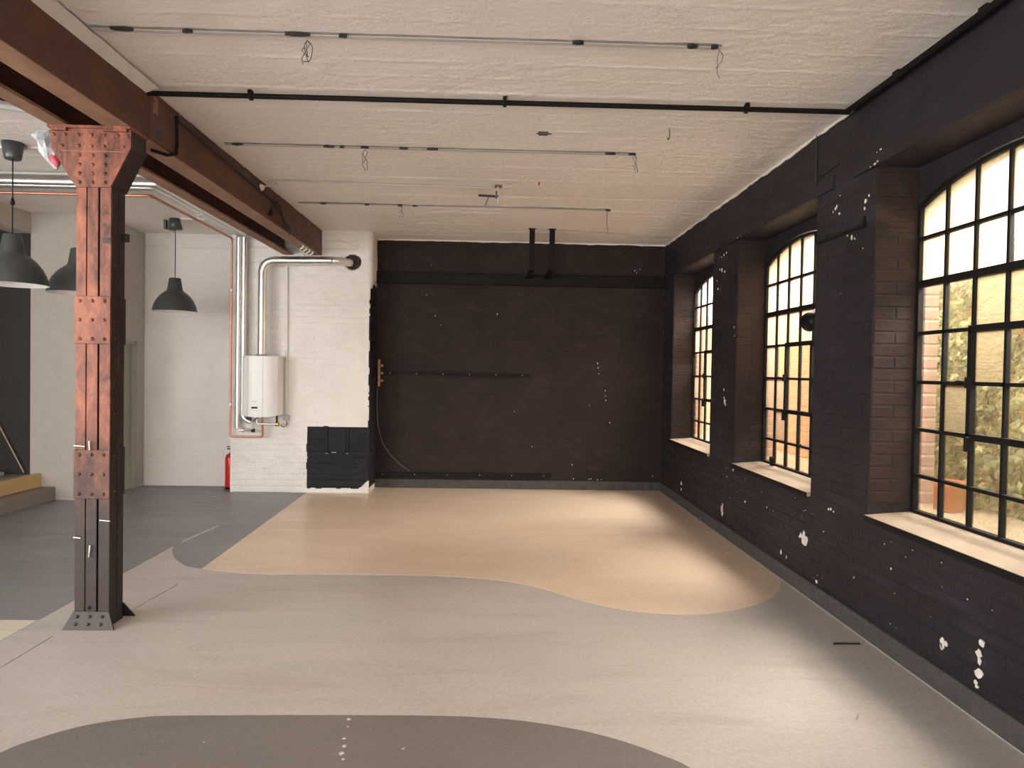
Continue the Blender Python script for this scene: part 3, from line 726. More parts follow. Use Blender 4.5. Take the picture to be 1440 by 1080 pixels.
# steps and platform at the left
tag(MB().box(-5.40, -5.088, 3.0, 8.229, .002, .155, .004).build('lower_step', M_STEP, None, (-5.2, 5.6, 0)), 'grey lower step running along the platform at far left', 'step')
t = thing('platform', (-6.1, 5.6, .0), 'raised platform with a raw timber edge at far left', 'platform')
MB().box(-6.99, -5.30, 3.0, 8.234, .157, .300).build('deck', M_STEP, t)
MB().box(-5.30, -5.25, 3.0, 8.229, .157, .315, .004).build('timber_edge', M_WOODY, t)
tag(MB().tube([(-5.43, 8.2, .32), (-5.6, 8.19, .66), (-5.78, 8.18, 1.02), (-5.95, 8.17, 1.36)], .007, 8).build('leaning_rod', M_ROPE, None, (-5.43, 8.2, .3)), 'thin pale rod leaning against the dark alcove wall', 'rod')
t = thing('tool_box', (-5.68, 8.02, .3), 'small grey box lying on the platform at far left', 'box')
MB().box(-5.78, -5.58, 7.92, 8.1, .302, .345, .01).build('body', M_GREYPL, t); MB().box(-5.66, -5.58, 7.93, 8.02, .345, .375, .006).build('lid', M_CHIP, t)

# ------------------------------------------------------------------ steel beam
t = thing('steel_beam', (-2.43, 5.8, 3.019), 'brown riveted double steel beam spanning from foreground to white pier', 'beam')
ZB = 3.022
def channel(x_web, x_tip, name):
    s = 1 if x_tip > x_web else -1; b = MB()
    a, c = sorted((x_web, x_web+s*.014)); b.box(a, c, -3.5, 8.9, ZB, ZC+.02)
    web = b.build(name, M_BEAM, t)
    a, c = sorted((x_web+s*.0005, x_tip)); MB().box(a, c, -3.5, 8.9, ZB-.003, ZB+.018, .003).build('bottom_flange', M_FLANGE, t)
    MB().box(a, c, -3.5, 8.9, ZC-.005, ZC+.018).build('top_flange', M_BEAM, t)
channel(-2.188, -2.345, 'web'); channel(-2.668, -2.555, 'web')
# splice at the column head: pale worn plate, black conduit
sp = MB().box(-2.189, -2.178, 4.47, 4.78, ZB+.012, ZC-.02, .003).build('splice_plate', M_BEAM, t)
MB().box(-2.1785, -2.1765, 4.50, 4.57, 3.19, 3.30).box(-2.1785, -2.1765, 4.52, 4.60, 3.045, 3.13).build('worn_paint', M_CHIP if False else M_SKIRT, t)
MB().box(-2.1785, -2.1762, 4.495, 4.555, 3.20, 3.31).build('worn_paint', M_FLANGE, t)
RIV = bpy.data.meshes.new('rivet')
_r = MB().lathe([(.0001, .009), (.006, .0075), (.0105, .0035), (.012, 0)], (0, 0, 0), 8)
RIV.from_pydata(_r.v, [], _r.f); RIV.materials.append(M_RUST); RIV.polygons.foreach_set('use_smooth', [True]*len(RIV.polygons))
RIVB = RIV.copy(); RIVB.materials.clear(); RIVB.materials.append(M_BEAM)
def rivet(p, face, parent, me=RIV, s=1.0):
    o = link('rivet', me, parent, tuple(Vector(p)-worldloc(parent)))
    o.rotation_euler = {'-y': (PI/2, 0, 0), '+x': (0, PI/2, 0), '-x': (0, -PI/2, 0)}[face]; o.scale = (s, s, s)
for k, y in enumerate(np.arange(3.0, 8.6, .62)): 
    rivet((-2.188, float(y)+.02, ZB+.045), '+x', t, RIVB, .7)
for y in (4.5, 4.62, 4.74):
    for z in (3.06, 3.16, 3.27): rivet((-2.178, y, z), '+x', sp, RIVB, .7)

# ------------------------------------------------------------------ riveted column
cx0, cx1, cy0, cy1 = -2.512, -2.306, 4.25, 4.41
t = thing('steel_column', (-2.41, 4.33, 0), 'red-brown riveted built-up steel column with flared head, left foreground', 'column')
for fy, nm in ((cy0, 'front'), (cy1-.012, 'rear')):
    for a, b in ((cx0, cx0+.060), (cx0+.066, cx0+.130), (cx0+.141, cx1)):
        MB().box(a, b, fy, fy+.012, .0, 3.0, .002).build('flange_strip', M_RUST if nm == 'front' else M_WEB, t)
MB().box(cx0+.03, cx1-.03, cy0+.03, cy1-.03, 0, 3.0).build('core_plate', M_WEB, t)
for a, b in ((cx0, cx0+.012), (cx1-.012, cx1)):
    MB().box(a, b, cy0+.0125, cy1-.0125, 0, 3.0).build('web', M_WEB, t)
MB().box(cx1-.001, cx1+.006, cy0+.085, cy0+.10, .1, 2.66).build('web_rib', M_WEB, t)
def tie(z0, z1, rows):
    for fy, face in ((cy0-.010, '-y'),):
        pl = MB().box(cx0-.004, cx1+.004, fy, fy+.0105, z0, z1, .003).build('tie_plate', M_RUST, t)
        for r in range(rows):
            z = z0+.03+(z1-z0-.06)*r/(rows-1)
            for x in (cx0+.030, cx0+.103, cx1-.032): rivet((x, fy, z), '-y', pl)
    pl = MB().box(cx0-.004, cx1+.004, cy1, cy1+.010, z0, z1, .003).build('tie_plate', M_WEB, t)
tie(1.72, 2.007, 3); tie(.784, 1.081, 3)
for z in (1.76, 1.86, 1.96, .82, .93, 1.04, 1.3, 1.5, 2.2, 2.4): rivet((cx1+.0, cy0+.05, z), '+x', t, RIVB, .7)
# flared head
HEAD = [(-2.507, 2.655), (-2.305, 2.66), (-2.186, 2.895), (-2.186, 3.018), (-2.664, 3.005), (-2.650, 2.875)]
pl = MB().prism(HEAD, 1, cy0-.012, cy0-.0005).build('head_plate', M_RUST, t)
for x in (-2.640, -2.572, -2.493, -2.418, -2.341, -2.262, -2.205): rivet((x, cy0-.012, 2.965), '-y', pl)
for x in (-2.590, -2.493, -2.416, -2.342, -2.228): rivet((x, cy0-.012, 2.90), '-y', pl)
for z in (2.845, 2.79, 2.738, 2.685):
    for x in (-2.487, -2.410, -2.335): rivet((x, cy0-.012, z), '-y', pl)
MB().box(-2.60, -2.225, cy0-.0135, cy0-.0115, 2.868, 2.872).build('head_seam', M_FLANGE, pl)
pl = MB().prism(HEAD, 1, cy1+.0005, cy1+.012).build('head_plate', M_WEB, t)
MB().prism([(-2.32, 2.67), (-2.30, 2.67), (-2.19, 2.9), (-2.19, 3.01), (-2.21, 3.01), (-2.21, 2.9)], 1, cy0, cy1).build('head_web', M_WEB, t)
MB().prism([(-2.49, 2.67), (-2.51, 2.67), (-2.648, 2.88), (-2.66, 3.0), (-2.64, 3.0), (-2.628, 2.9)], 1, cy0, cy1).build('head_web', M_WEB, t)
MB().box(-2.67, -2.18, cy0-.03, cy1+.03, 3.003, 3.019, .002).build('cap_plate', M_RUST, t)
for a, b in ((-2.645, -2.555), (-2.345, -2.20)): MB().box(a, b, cy0-.034, cy0+.01, 2.985, 3.0035, .003).build('cleat', M_RUST, t)
# splayed foot
def foot(y_in, y_out, m):
    b = MB(); zt = .098
    P = [(cx0-.002, y_in, zt), (cx1+.002, y_in, zt), (cx1+.055, y_out, 0), (cx0-.045, y_out, 0)]; dy = .012*(1 if y_out > y_in else -1)
    Q = [(x, y-dy, z) for x, y, z in P]
    b.add(P+Q, [(0, 1, 2, 3), (7, 6, 5, 4), (0, 4, 5, 1), (1, 5, 6, 2), (2, 6, 7, 3), (3, 7, 4, 0)])
    return b.build('foot_plate', m, t)
pl = foot(cy0-.008, cy0-.05, M_RUST)
for x0_, z in ((0, .072), (0, .032)):
    for k, x in enumerate((cx0+.028, cx0+.103, cx1-.028)): rivet((x, cy0-.008-.042*(1-z/.098)-.001, z), '-y', pl)
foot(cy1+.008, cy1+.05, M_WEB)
MB().lathe([(.0001, 0), (.012, 0)], (cx0+.092, cy0-.001, .12), 12, Matrix.Rotation(PI/2, 4, 'X')).build('drain_hole', M_IRON, t)
MB().box(cx1-.05, cx1-.002, cy0-.0015, cy0, 2.325, 2.36).build('tape_patch', M_SKIRT, t)
for x, z, w_ in ((cx0-.004, 1.105, .07), (cx0-.004, .55, .045), (cx1-.055, .655, .065)):
    MB().tube([(x, cy0-.006, z), (x+w_, cy0-.012, z-.004)], .004, 6).build('screw_hook', M_ZINC, t)
MB().tube([(cx0+.095, cy0-.006, .50), (cx0+.097, cy0-.016, .46), (cx0+.09, cy0-.01, .43)], .005, 6).build('screw_hook', M_ZINC, t)
MB().tube([(cx0+.095, cy0-.014, 1.08), (cx0+.094, cy0-.016, 1.135)], .006, 6).build('screw_hook', M_ZINC, t)
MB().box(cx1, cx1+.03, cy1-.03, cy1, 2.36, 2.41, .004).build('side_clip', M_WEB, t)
tag(MB().add([(cx0-.03, 4.30, .56), (cx0-.002, 4.29, .585), (cx0-.002, 4.30, .50), (cx0-.018, 4.305, .49), (cx0-.034, 4.30, .53), (cx0-.02, 4.285, .54)], [(0, 5, 1), (1, 5, 2), (2, 5, 3), (3, 5, 4), (4, 5, 0), (0, 1, 2, 3, 4)]).build('red_tag', M_RED, None, (cx0-.02, 4.3, .54)), 'small crumpled red tag stuck to the left side of the column', 'tag')
# plastic bag behind the column head
bag = MB(); n = 14; prof = [(.012, .0), (.03, .035), (.05, .07), (.075, .12), (.088, .17), (.08, .22), (.055, .25), (.02, .262)]
vs = []
for r, z in prof:
    for k in range(n):
        a = 2*PI*k/n; rr = r*(1+.18*math.sin(3*a+z*40)+random.uniform(-.22, .22)); vs.append((-2.70-.25*(z)+rr*math.cos(a)*.9, 4.36+rr*math.sin(a)*.8, 2.79+z*.9))
fs = [(i*n+k, i*n+(k+1) % n, (i+1)*n+(k+1) % n, (i+1)*n+k) for i in range(len(prof)-1) for k in range(n)]+[tuple(range((len(prof)-1)*n, len(prof)*n))]
t = thing('plastic_bag', (-2.73, 4.36, 2.8), 'crumpled translucent plastic bag stuffed beside the column head', 'bag')
bag.add(vs, fs, False); bag.build('sack', M_BAG, t)
b = MB(); vs = []
for r, z in ((.006, -.02), (.02, .0), (.024, .02), (.018, .045), (.008, .05)):
    for k in range(8): a = 2*PI*k/8; vs.append((-2.685-.3*z+r*math.cos(a)*random.uniform(.8, 1.3), 4.335+r*math.sin(a), 2.82+z))
b.add(vs, [(i*8+k, i*8+(k+1) % 8, (i+1)*8+(k+1) % 8, (i+1)*8+k) for i in range(4) for k in range(8)], True); b.build('red_print', M_BAGRED, t)

# ------------------------------------------------------------------ things on the ceiling
def conduit(name, pts, r, m, label, clips=(), clipm=None):
    o = tag(MB().tube(pts, r, 10).build(name, m, None, tuple((Vector(pts[0])+Vector(pts[-1]))/2)), label, 'conduit' if 'conduit' in name else 'pipe')
    for c in clips:
        MB().box(c[0]-.012, c[0]+.012, c[1]-r-.008, c[1]+r+.008, c[2]-r-.004, ZC+.002, .002).build('clip', clipm or m, o)
    return o
def trunk(x0, x1, y, wdt, label, patches):
    o = tag(MB().box(x0, x1, y-wdt/2, y+wdt/2, ZC-.013, ZC+.004, .003).build('cable_conduit', M_CONDUIT, None, ((x0+x1)/2, y, ZC)), label, 'conduit')
    MB().box(x0, x1, y-wdt/2-.0045, y-wdt/2, ZC-.009, ZC+.004).build('edge_shade_strip', M_GAP, o)  # solid dark strip standing in for shade on the conduit's near edge
    for (px, ln) in patches:
        b = MB(); P = blob(0, 0, .5, 10); b.prism([(px+a*ln, y-wdt*.62+c*random.uniform(.02, .05)) for a, c in P], 2, ZC-.021, ZC-.004)
        b.build('chipped_gap', M_BLKWIRE, o)
    return o
trunk(-2.10, 1.18, 3.672, .034, 'long grey flush conduit strip on the ceiling, nearest the camera', ((-1.93, .16), (-1.6, .07), (-1.04, .2), (-.8, .06), (.42, .08), (1.02, .09), (1.14, .08)))
trunk(-2.11, 1.09, 5.49, .032, 'grey flush conduit strip on the ceiling just beyond the black pipe', ((-2.0, .12), (-1.3, .12), (-1.2, .06), (-1.03, .09), (-.72, .1), (-.5, .12), (.9, .1), (1.07, .08)))
trunk(-2.07, 1.20, 7.385, .024, 'thin conduit strip on the ceiling closest to the back wall', ((-1.8, .1), (-1.35, .08), (-1.0, .08), (-.85, .1), (1.2, .08)))
conduit('thin_conduit', [(-2.10, 6.49, ZC-.012), (-1.0, 6.53, ZC-.016), (-.05, 6.56, ZC-.018)], .007, M_WIREL, 'thin bare cable conduit ending at a metal ceiling hanger')
conduit('black_pipe', [(-2.19, 4.44, ZC-.035), (0, 4.436, ZC-.035), (2.27, 4.43, ZC-.035)], .016, M_IRON, 'long straight black pipe crossing under the white ceiling', [(-1.55, 4.44, ZC-.035), (0.05, 4.435, ZC-.035), (1.6, 4.43, ZC-.035)])
conduit('corner_pipe', [(2.255, 4.44, ZC-.03), (2.262, 3.6, ZC-.028), (2.262, 2.6, ZC-.028), (2.262, 1.0, ZC-.028)], .02, M_IRON, 'black pipe along the corner of ceiling and window wall', [(2.262, 3.9, ZC-.03), (2.262, 3.2, ZC-.03)])
ragged('plaster_edge', 2.5, 4.43, lambda q, z, d: (XR-.03-d*2, q, z-.004), ceil, amp=.02)
def wires(name, base, n, ln, label, m=M_WIRE, r=.0022, spread=.032, seed=1):
    R_ = random.Random(seed); b = MB()
    for k in range(n):
        p = Vector(base); pts = [tuple(p)]; dx = R_.uniform(-spread, spread)
        for s in range(1, 8):
            q = s/7
            pts.append((base[0]+dx*math.sin(q*3.5+k)+R_.uniform(-.006, .006), base[1]+R_.uniform(-.02, .02)*q, base[2]-ln*(q-(.35*q*q if k % 2 else 0))*R_.uniform(.92, 1.05)))
        b.tube(pts, r, 5)
    return tag(b.build(name, m, None, base), label, 'wire')
wires('ceiling_wire', (-1.0, 3.70, ZC-.02), 5, .13, 'tangled loose wires hanging from nearest ceiling conduit, left end', seed=2)
wires('ceiling_wire', (1.175, 3.68, ZC-.02), 2, .15, 'thin loose wires at the right end of nearest ceiling conduit', M_WIRE, .002, .03, seed=3)
wires('ceiling_wire', (-1.03, 5.50, ZC-.02), 3, .17, 'twisted loose wire hanging from second ceiling conduit, left end', seed=4)
wires('ceiling_wire', (1.10, 5.49, ZC-.02), 3, .13, 'loose looped wires at the right end of second ceiling conduit', M_WIRE, .002, .03, seed=5)
wires('ceiling_wire', (-1.0, 7.39, ZC-.015), 3, .12, 'short loose wires hanging from the farthest ceiling conduit', seed=6)
wires('ceiling_wire', (1.2, 7.38, ZC-.015), 1, .26, 'single thin wire dangling at right end of farthest conduit', M_WIRE, .003, .03, seed=7)
tag(MB().tube([(1.22, 4.90, ZC+.004), (1.222, 4.90, ZC-.03), (1.225, 4.905, ZC-.06), (1.215, 4.90, ZC-.085), (1.205, 4.895, ZC-.07)], .004, 6).build('ceiling_hook', M_WIRE, None, (1.22, 4.9, ZC)), 'small dark hook screwed into the ceiling beside the window wall', 'hook')
t = thing('ceiling_clip', (.34, 5.06, ZC-.02), 'small grey metal clip in the middle of the ceiling', 'clip')
MB().box(.305, .375, 5.045, 5.075, ZC-.02, ZC+.004, .003).build('plate', M_SKIRT, t); MB().tube([(.29, 5.06, ZC-.01), (.40, 5.06, ZC-.012)], .004, 6).build('pin', M_SKIRT, t)
tag(MB().box(.393, .405, 6.37, 6.45, ZC-.016, ZC+.004, .003).build('red_plug', M_RED, None, (.4, 6.41, ZC)), 'tiny bright red plug stuck in the white ceiling', 'plug')
t = thing('ceiling_hanger', (.02, 6.55, ZC), 'small rusty metal hanger bolted to the ceiling', 'hanger')
MB().box(-.01, .06, 6.50, 6.60, ZC-.008, ZC+.004, .002).build('plate', M_FLANGE, t)
MB().box(.015, .032, 6.54, 6.556, ZC-.17, ZC-.006, .002).build('rod', M_WIREL, t)
MB().box(.0, .018, 6.535, 6.56, ZC-.12, ZC-.05, .003).build('rod_clamp', M_WIRE, t)
MB().tube([(-.16, 6.545, ZC-.095), (.03, 6.548, ZC-.10)], .011, 8).build('arm', M_WEB, t)
MB().tube([(-.06, 6.545, ZC-.10), (-.08, 6.54, ZC-.15), (-.095, 6.54, ZC-.19)], .005, 6).build('hook', M_WIRE, t)
tag(MB().tube([(.46, 8.46, ZC-.014), (.9, 8.5, ZC-.014), (1.5, 8.62, ZC-.014), (1.9, 8.72, ZC-.012)], .006, 6).build('ceiling_cable', M_WIREL, None, (1.2, 8.5, ZC)), 'thin cable on the ceiling running right from the straps', 'cable')

# cable and fittings on the beam
tag(MB().tube([(-2.17, 4.80, 3.29), (-2.166, 4.80, 3.1), (-2.168, 4.79, 3.03), (-2.185, 4.70, 2.995), (-2.24, 4.6, 2.995)], .012, 8).build('beam_conduit', M_IRON, None, (-2.17, 4.8, 3.0)), 'black conduit dropping down the beam beside the column head', 'conduit')
tag(MB().tube([(-2.178, 4.82, 3.285), (-2.172, 5.3, 3.265), (-2.172, 5.9, 3.245), (-2.172, 6.5, 3.235), (-2.172, 6.9, 3.225)], .012, 8).build('beam_cable', M_BLKWIRE, None, (-2.17, 5.8, 3.24)), 'thick black cable clipped along the side of the beam', 'cable')
t = thing('cable_coil', (-2.16, 7.1, 3.1), 'bundle of black cable with a plug hanging on the beam', 'cable')
b = MB()
R_ = random.Random(5)
for k in range(4):
    pts = [(-2.165+R_.uniform(-.005, .02), 6.9+q*.07+.05*math.sin(q*1.1+k), 3.225-.03*q+.03*math.sin(q*1.9+k*1.3)) for q in range(8)]
    b.tube(pts, .008, 6)
b.build('loops', M_BLKWIRE, t)
b = MB().tube([(-2.165, 6.9, 3.22), (-2.16, 6.82, 3.17), (-2.16, 6.78, 3.11)], .007, 6); b.build('lead', M_BLKWIRE, t)
MB().tube([(-2.16, 6.78, 3.12), (-2.16, 6.775, 3.09), (-2.16, 6.77, 3.05)], .018, 8, radii=[.012, .02, .022]).build('plug', M_DARKPL, t)
t = thing('junction_fitting', (-2.165, 6.5, 3.25), 'cream round cable fitting at the top of the beam', 'fitting')
MB().lathe([(.0001, .03), (.02, .028), (.03, .01), (.032, -.005)], (-2.165, 6.5, 3.255), 12, Matrix.Rotation(PI/2, 4, 'Y')).build('cap', M_EDGE, t)
MB().tube([(-2.14, 6.5, 3.26), (-2.10, 6.55, 3.29), (-2.05, 6.6, 3.32)], .008, 6).build('tail', M_WIREL, t)
t = thing('insulator_clips', (-2.2, 8.3, 3.0), 'row of four small white curled clips under the beam end', 'clip')
for k in range(4):
    y = 8.15+k*.14; x = -2.235
    MB().tube([(x+.02*math.sin(a), y, ZB-.006-.012*q) for q, a in enumerate((0, 1.2, 2.6, 4.0, 5.2))], .009, 6).build('clip', M_ENAMEL, t)

# ------------------------------------------------------------------ pipes along the ceiling and pier
def bend(pts, r=.08, k=5):
    P = [Vector(p) for p in pts]; out = [P[0]]
    for i in range(1, len(P)-1):
        a = (P[i-1]-P[i]).normalized(); b = (P[i+1]-P[i]).normalized(); p0 = P[i]+a*r; p1 = P[i]+b*r
        for j in range(k+1):
            q = j/k; out.append(p0*(1-q)**2+P[i]*2*q*(1-q)+p1*q*q)
    return out+[P[-1]]
def pipe(name, pts, r, m, label, cat='pipe', br=.06):
    return tag(MB().tube(bend(pts, br), r, 12).build(name, m, None, tuple(pts[-1])), label, cat)
def bands(o, spots, r, m, axis='z'):
    for s in spots:
        e = Vector((0, 0, .012)) if axis == 'z' else (Vector((.012, 0, 0)) if axis == 'x' else Vector((0, .012, 0)))
        MB().tube([Vector(s)-e, Vector(s)+e], r, 12).build('collar', m, o)
o = pipe('lagged_pipe', [(-6.9, 6.60, 3.255), (-3.18, 6.60, 3.255), (-3.195, 8.80, 3.25), (-3.195, 8.80, .83)], .034, M_LAG, 'outer foil-lagged heating pipe running from ceiling down beside boiler')
bands(o, [(-3.195, 8.80, 2.4), (-3.195, 8.80, 1.5)], .037, M_ZINC); bands(o, [(-4.6, 6.6, 3.255), (-3.9, 6.6, 3.255)], .038, M_ZINC, 'x'); bands(o, [(-3.188, 7.6, 3.253)], .038, M_ZINC, 'y')
o = pipe('lagged_pipe', [(-6.9, 6.51, 3.265), (-3.10, 6.51, 3.265), (-3.125, 8.79, 3.255), (-3.125, 8.79, .95), (-3.02, 8.78, .90)], .034, M_LAG, 'inner foil-lagged heating pipe running down behind boiler edge')
bands(o, [(-3.125, 8.79, 2.4)], .037, M_ZINC); bands(o, [(-4.6, 6.51, 3.265)], .038, M_ZINC, 'x')
o = pipe('copper_pipe', [(-6.9, 6.70, 3.20), (-3.27, 6.70, 3.20), (-3.285, 8.80, 3.20), (-3.285, 8.80, .715), (-2.875, 8.79, .715), (-2.872, 8.74, 1.02)], .013, M_COPPER, 'thin copper pipe running down the pier edge to the boiler', br=.03)
bands(o, [(-3.285, 8.80, 2.55), (-3.285, 8.80, 1.12)], .02, M_ZINC)
conduit('ceiling_conduit', [(-6.9, 6.41, 3.31), (-3.0, 6.41, 3.31)], .014, M_CONDUIT, 'thin pale conduit on the ceiling above the foil-lagged pipes')
conduit('grey_conduit', [(-3.6, 4.60, 3.30), (-3.30, 4.72, 3.30), (-2.95, 4.90, 3.30)], .02, M_GREYPL, 'short grey conduit on the ceiling left of the column head')
tag(MB().tube([(-3.30, 4.52, 3.31), (-3.1, 4.72, 3.31)], .016, 8).build('dark_conduit', M_DARKPL, None, (-3.3, 4.55, 3.3)), 'dark conduit stub on the ceiling at the left picture edge', 'conduit')
tag(MB().box(-4.3, -2.7, 5.70, 5.73, ZC-.02, ZC+.004, .003).build('lamp_conduit', M_EDGE, None, (-3.5, 5.7, ZC)), 'pale cable strip on the ceiling feeding the nearest pendant lamp', 'conduit')
tag(MB().box(-3.70, -2.75, 8.29, 8.31, ZC-.02, ZC+.004, .003).build('lamp_conduit', M_EDGE, None, (-3.2, 8.3, ZC)), 'pale cable strip on the ceiling feeding the farthest pendant lamp', 'conduit')

# ------------------------------------------------------------------ boiler
t = thing('wall_boiler', (-2.86, PY, 1.0), 'white wall-hung gas boiler on the white pier', 'boiler')
bx0, bx1, by0, by1, bz0, bz1 = -3.082, -2.645, 8.555, PY-.012, 1.0, 1.735
N = 12; prof = [(bx0, by1)]
for k in range(N+1):
    q = k/N; x = bx0+(bx1-bx0)*q; prof.append((x, by0+.075*(abs(2*q-1)**3.2)))
prof.append((bx1, by1)); n = len(prof); b = MB()
def dip(x): return .022*(1-abs(2*(x-bx0)/(bx1-bx0)-1)**2)
vs = [(x, y, bz0-(dip(x) if y < by1-.01 else 0)) for x, y in prof]+[(x, y, bz1-.008) for x, y in prof]+[((x-(bx0+bx1)/2)*.97+(bx0+bx1)/2, y+(.01 if y < by1-.01 else 0), bz1) for x, y in prof]
b.add(vs, [(i+o_*n, (i+1) % n+o_*n, n+(i+1) % n+o_*n, n+i+o_*n) for o_ in (0, 1) for i in range(n)]+[tuple(range(2*n, 3*n)), tuple(range(n))[::-1]])
b.build('casing', M_ENAMEL, t)
def fy(x): return by0+.075*(abs(2*(x-bx0)/(bx1-bx0)-1)**3.2)
for x in (-2.995, -2.805): MB().box(x-.002, x+.002, fy(x)-.0012, fy(x)+.01, bz0-.015, bz1-.012).build('seam', M_GREYPL, t)
cp = MB().box(-2.968, -2.83, by0-.004, by0+.01, 1.045, 1.13, .003).build('control_panel', M_ENAMEL, t)
MB().box(-2.94, -2.865, by0-.006, by0-.003, 1.085, 1.108).build('display', M_DARKPL, cp)
for x in (-2.945, -2.92, -2.888, -2.862): MB().box(x-.005, x+.005, by0-.006, by0-.003, 1.064, 1.072).build('button', M_GREYPL, cp)
MB().box(-2.93, -2.875, by0-.003, by0+.004, 1.168, 1.176).build('emblem', M_GREYPL, t)
MB().box(-3.062, -3.01, fy(-3.036)-.002, fy(-3.036)+.01, 1.708, 1.716).build('emblem', M_GREYPL, t)
MB().lathe([(.075, 0), (.075, .02), (.055, .022)], (-2.87, 8.70, bz1-.002), 20).build('flue_collar', M_GREYPL, t)
# boiler connections
MB().tube(bend([(-2.93, 8.72, .98), (-2.93, 8.72, .885), (-2.70, 8.73, .885), (-2.665, 8.73, .885)], .03), .012, 8).build('flow_pipe', M_ZINC, t)
MB().tube([(-2.70, 8.73, .885), (-2.66, 8.73, .885)], .028, 10).build('valve', M_BRASS, t)
MB().tube([(-2.685, 8.73, .90), (-2.685, 8.73, .995)], .012, 8).build('gas_pipe', M_DARKPL, t)
MB().tube(bend([(-3.16, 8.78, .80), (-3.06, 8.77, .80), (-2.985, 8.74, .80), (-2.985, 8.73, .99)], .03), .011, 8).build('return_pipe', M_ZINC, t)
MB().tube([(-3.13, 8.77, .80), (-3.10, 8.77, .80)], .026, 10).build('valve', M_ZINC, t)
MB().tube([(-3.00, 8.75, .80), (-2.965, 8.75, .80)], .024, 10).build('valve', M_DARKPL, t)
MB().tube([(-2.985, 8.71, .99), (-3.0, 8.69, .93), (-2.96, 8.69, .92), (-2.91, 8.70, .97)], .006, 6).build('drain_hose', M_WIRE, t)
MB().lathe([(.03, 0), (.032, .03), (.025, .06)], (-3.03, 8.74, .93), 12).build('pump', M_SKIRT, t)
# flue
f = thing('flue_pipe', (-2.87, 8.70, 1.75), 'galvanised flue rising from the boiler and turning into the pier', 'pipe')
FP = bend([(-2.87, 8.70, 1.75), (-2.87, 8.70, 2.915), (-2.02, 8.73, 2.935)], .16, 8)
MB().tube(FP, .051, 18).build('duct', M_ZINC, f)
cp_ = [(-2.02+.02*k, 8.735+.006*k+.02*max(0, k-5), 2.935) for k in range(11)]
MB().tube(cp_, .05, 14, radii=[.053 if k % 2 else .045 for k in range(11)]).build('flexible_end', M_LAG, f)
for z in (2.3, 2.76): MB().tube([(-2.87, 8.70, z-.006), (-2.87, 8.70, z+.006)], .054, 18).build('joint_ring', M_ZINC, f)
for x in (-2.70, -2.36): MB().tube([(x-.006, 8.71, 2.922), (x+.006, 8.71, 2.922)], .054, 18).build('joint_ring', M_ZINC, f)
MB().tube([(-2.36, 8.71, 2.97), (-2.36, 8.71, 3.03)], .006, 6).build('hanger', M_WIREL, f)
# electric conduit and box right of the boiler
e = thing('electric_conduit', (-2.60, PY-.02, .95), 'pale vertical cable conduit with a grey box right of the boiler', 'conduit')
MB().tube([(-2.615, PY-.022, 2.86), (-2.605, PY-.022, 1.9), (-2.60, PY-.022, 1.0)], .010, 8).build('tube', M_WHITE, e)
MB().box(-2.64, -2.565, PY-.06, PY-.012, .925, .995, .006).build('box', M_GREYPL, e)
MB().tube([(-2.60, PY-.04, .93), (-2.59, PY-.04, .87), (-2.63, PY-.05, .84), (-2.66, PY-.08, .87)], .006, 6).build('lead', M_WIRE, e)
# fire extinguisher behind the pier corner
t = thing('fire_extinguisher', (-3.385, 9.12, 0), 'red fire extinguisher standing on the floor behind the white pier', 'extinguisher')
MB().lathe([(.0, .0), (.072, .0), (.078, .012), (.078, .40), (.066, .44), (.03, .465), (.022, .48), (.0, .482)], (-3.385, 9.12, .002), 20).build('cylinder', M_RED, t)
MB().lathe([(.080, .0), (.080, .03)], (-3.385, 9.12, .002), 20).build('base_ring', M_DARKPL, t)
MB().tube([(-3.385, 9.12, .48), (-3.385, 9.12, .52)], .016, 8).box(-3.44, -3.37, 9.11, 9.13, .515, .53, .002).box(-3.445, -3.38, 9.11, 9.13, .545, .556, .002).build('valve', M_DARKPL, t)
MB().tube([(-3.385, 9.10, .51), (-3.34, 9.06, .50), (-3.32, 9.05, .42), (-3.33, 9.06, .3)], .009, 8).build('hose', M_DARKPL, t)

# ------------------------------------------------------------------ pendant lamps
def pendant(label, loc, tilt=False):
    t = thing('pendant_lamp', loc, label, 'lamp', 'grey dome pendant lamps beyond the column')
    x, y, z = loc   # z = rim height
    sh = MB().lathe([(.247, 0), (.244, .012), (.232, .07), (.205, .13), (.165, .185), (.12, .225), (.092, .245), (.090, .25), (.083, .27), (.065, .385), (.058, .395), (.012, .40), (.0, .40)], (x, y, z), 40).build('shade', M_SHADE, t)
    MB().lathe([(.246, .0), (.240, .004), (.227, .07), (.200, .128), (.16, .18), (.115, .22), (.085, .238), (.0, .24)], (x, y, z), 40).build('inner_lining', M_SHADEIN, t)
    MB().tube([(x, y, z+.395), (x, y, ZC-.10)], .0045, 8).build('cord', M_DARKPL, t)
    if tilt:
        MB().lathe([(.0, -.01), (.062, -.008), (.078, -.135), (.0, -.138)][::-1], (x-.015, y, ZC-.0), 20, Matrix.Rotation(math.radians(-8), 4, 'Y')).build('ceiling_cup', M_SHADE, t)
        MB().box(x-.13, x-.095, y-.03, y+.03, ZC-.13, ZC-.02, .006).build('terminal_block', M_SHADE, t)
    else:
        MB().lathe([(.0, -.135), (.055, -.135), (.06, -.125), (.078, -.004), (.0, 0)], (x, y, ZC), 24).build('ceiling_cup', M_SHADE, t)
        MB().lathe([(.003, .03), (.008, .025), (.017, -.02), (.012, -.03), (.003, -.032)], (x, y, ZC-.46), 12).build('cord_grip', M_DARKPL, t)
    return t
pendant('large grey dome pendant lamp at the left picture edge, nearest one', (-3.81, 5.61, 2.215))
pendant('grey dome pendant lamp half hidden behind the riveted column', (-3.68, 6.27, 2.222))
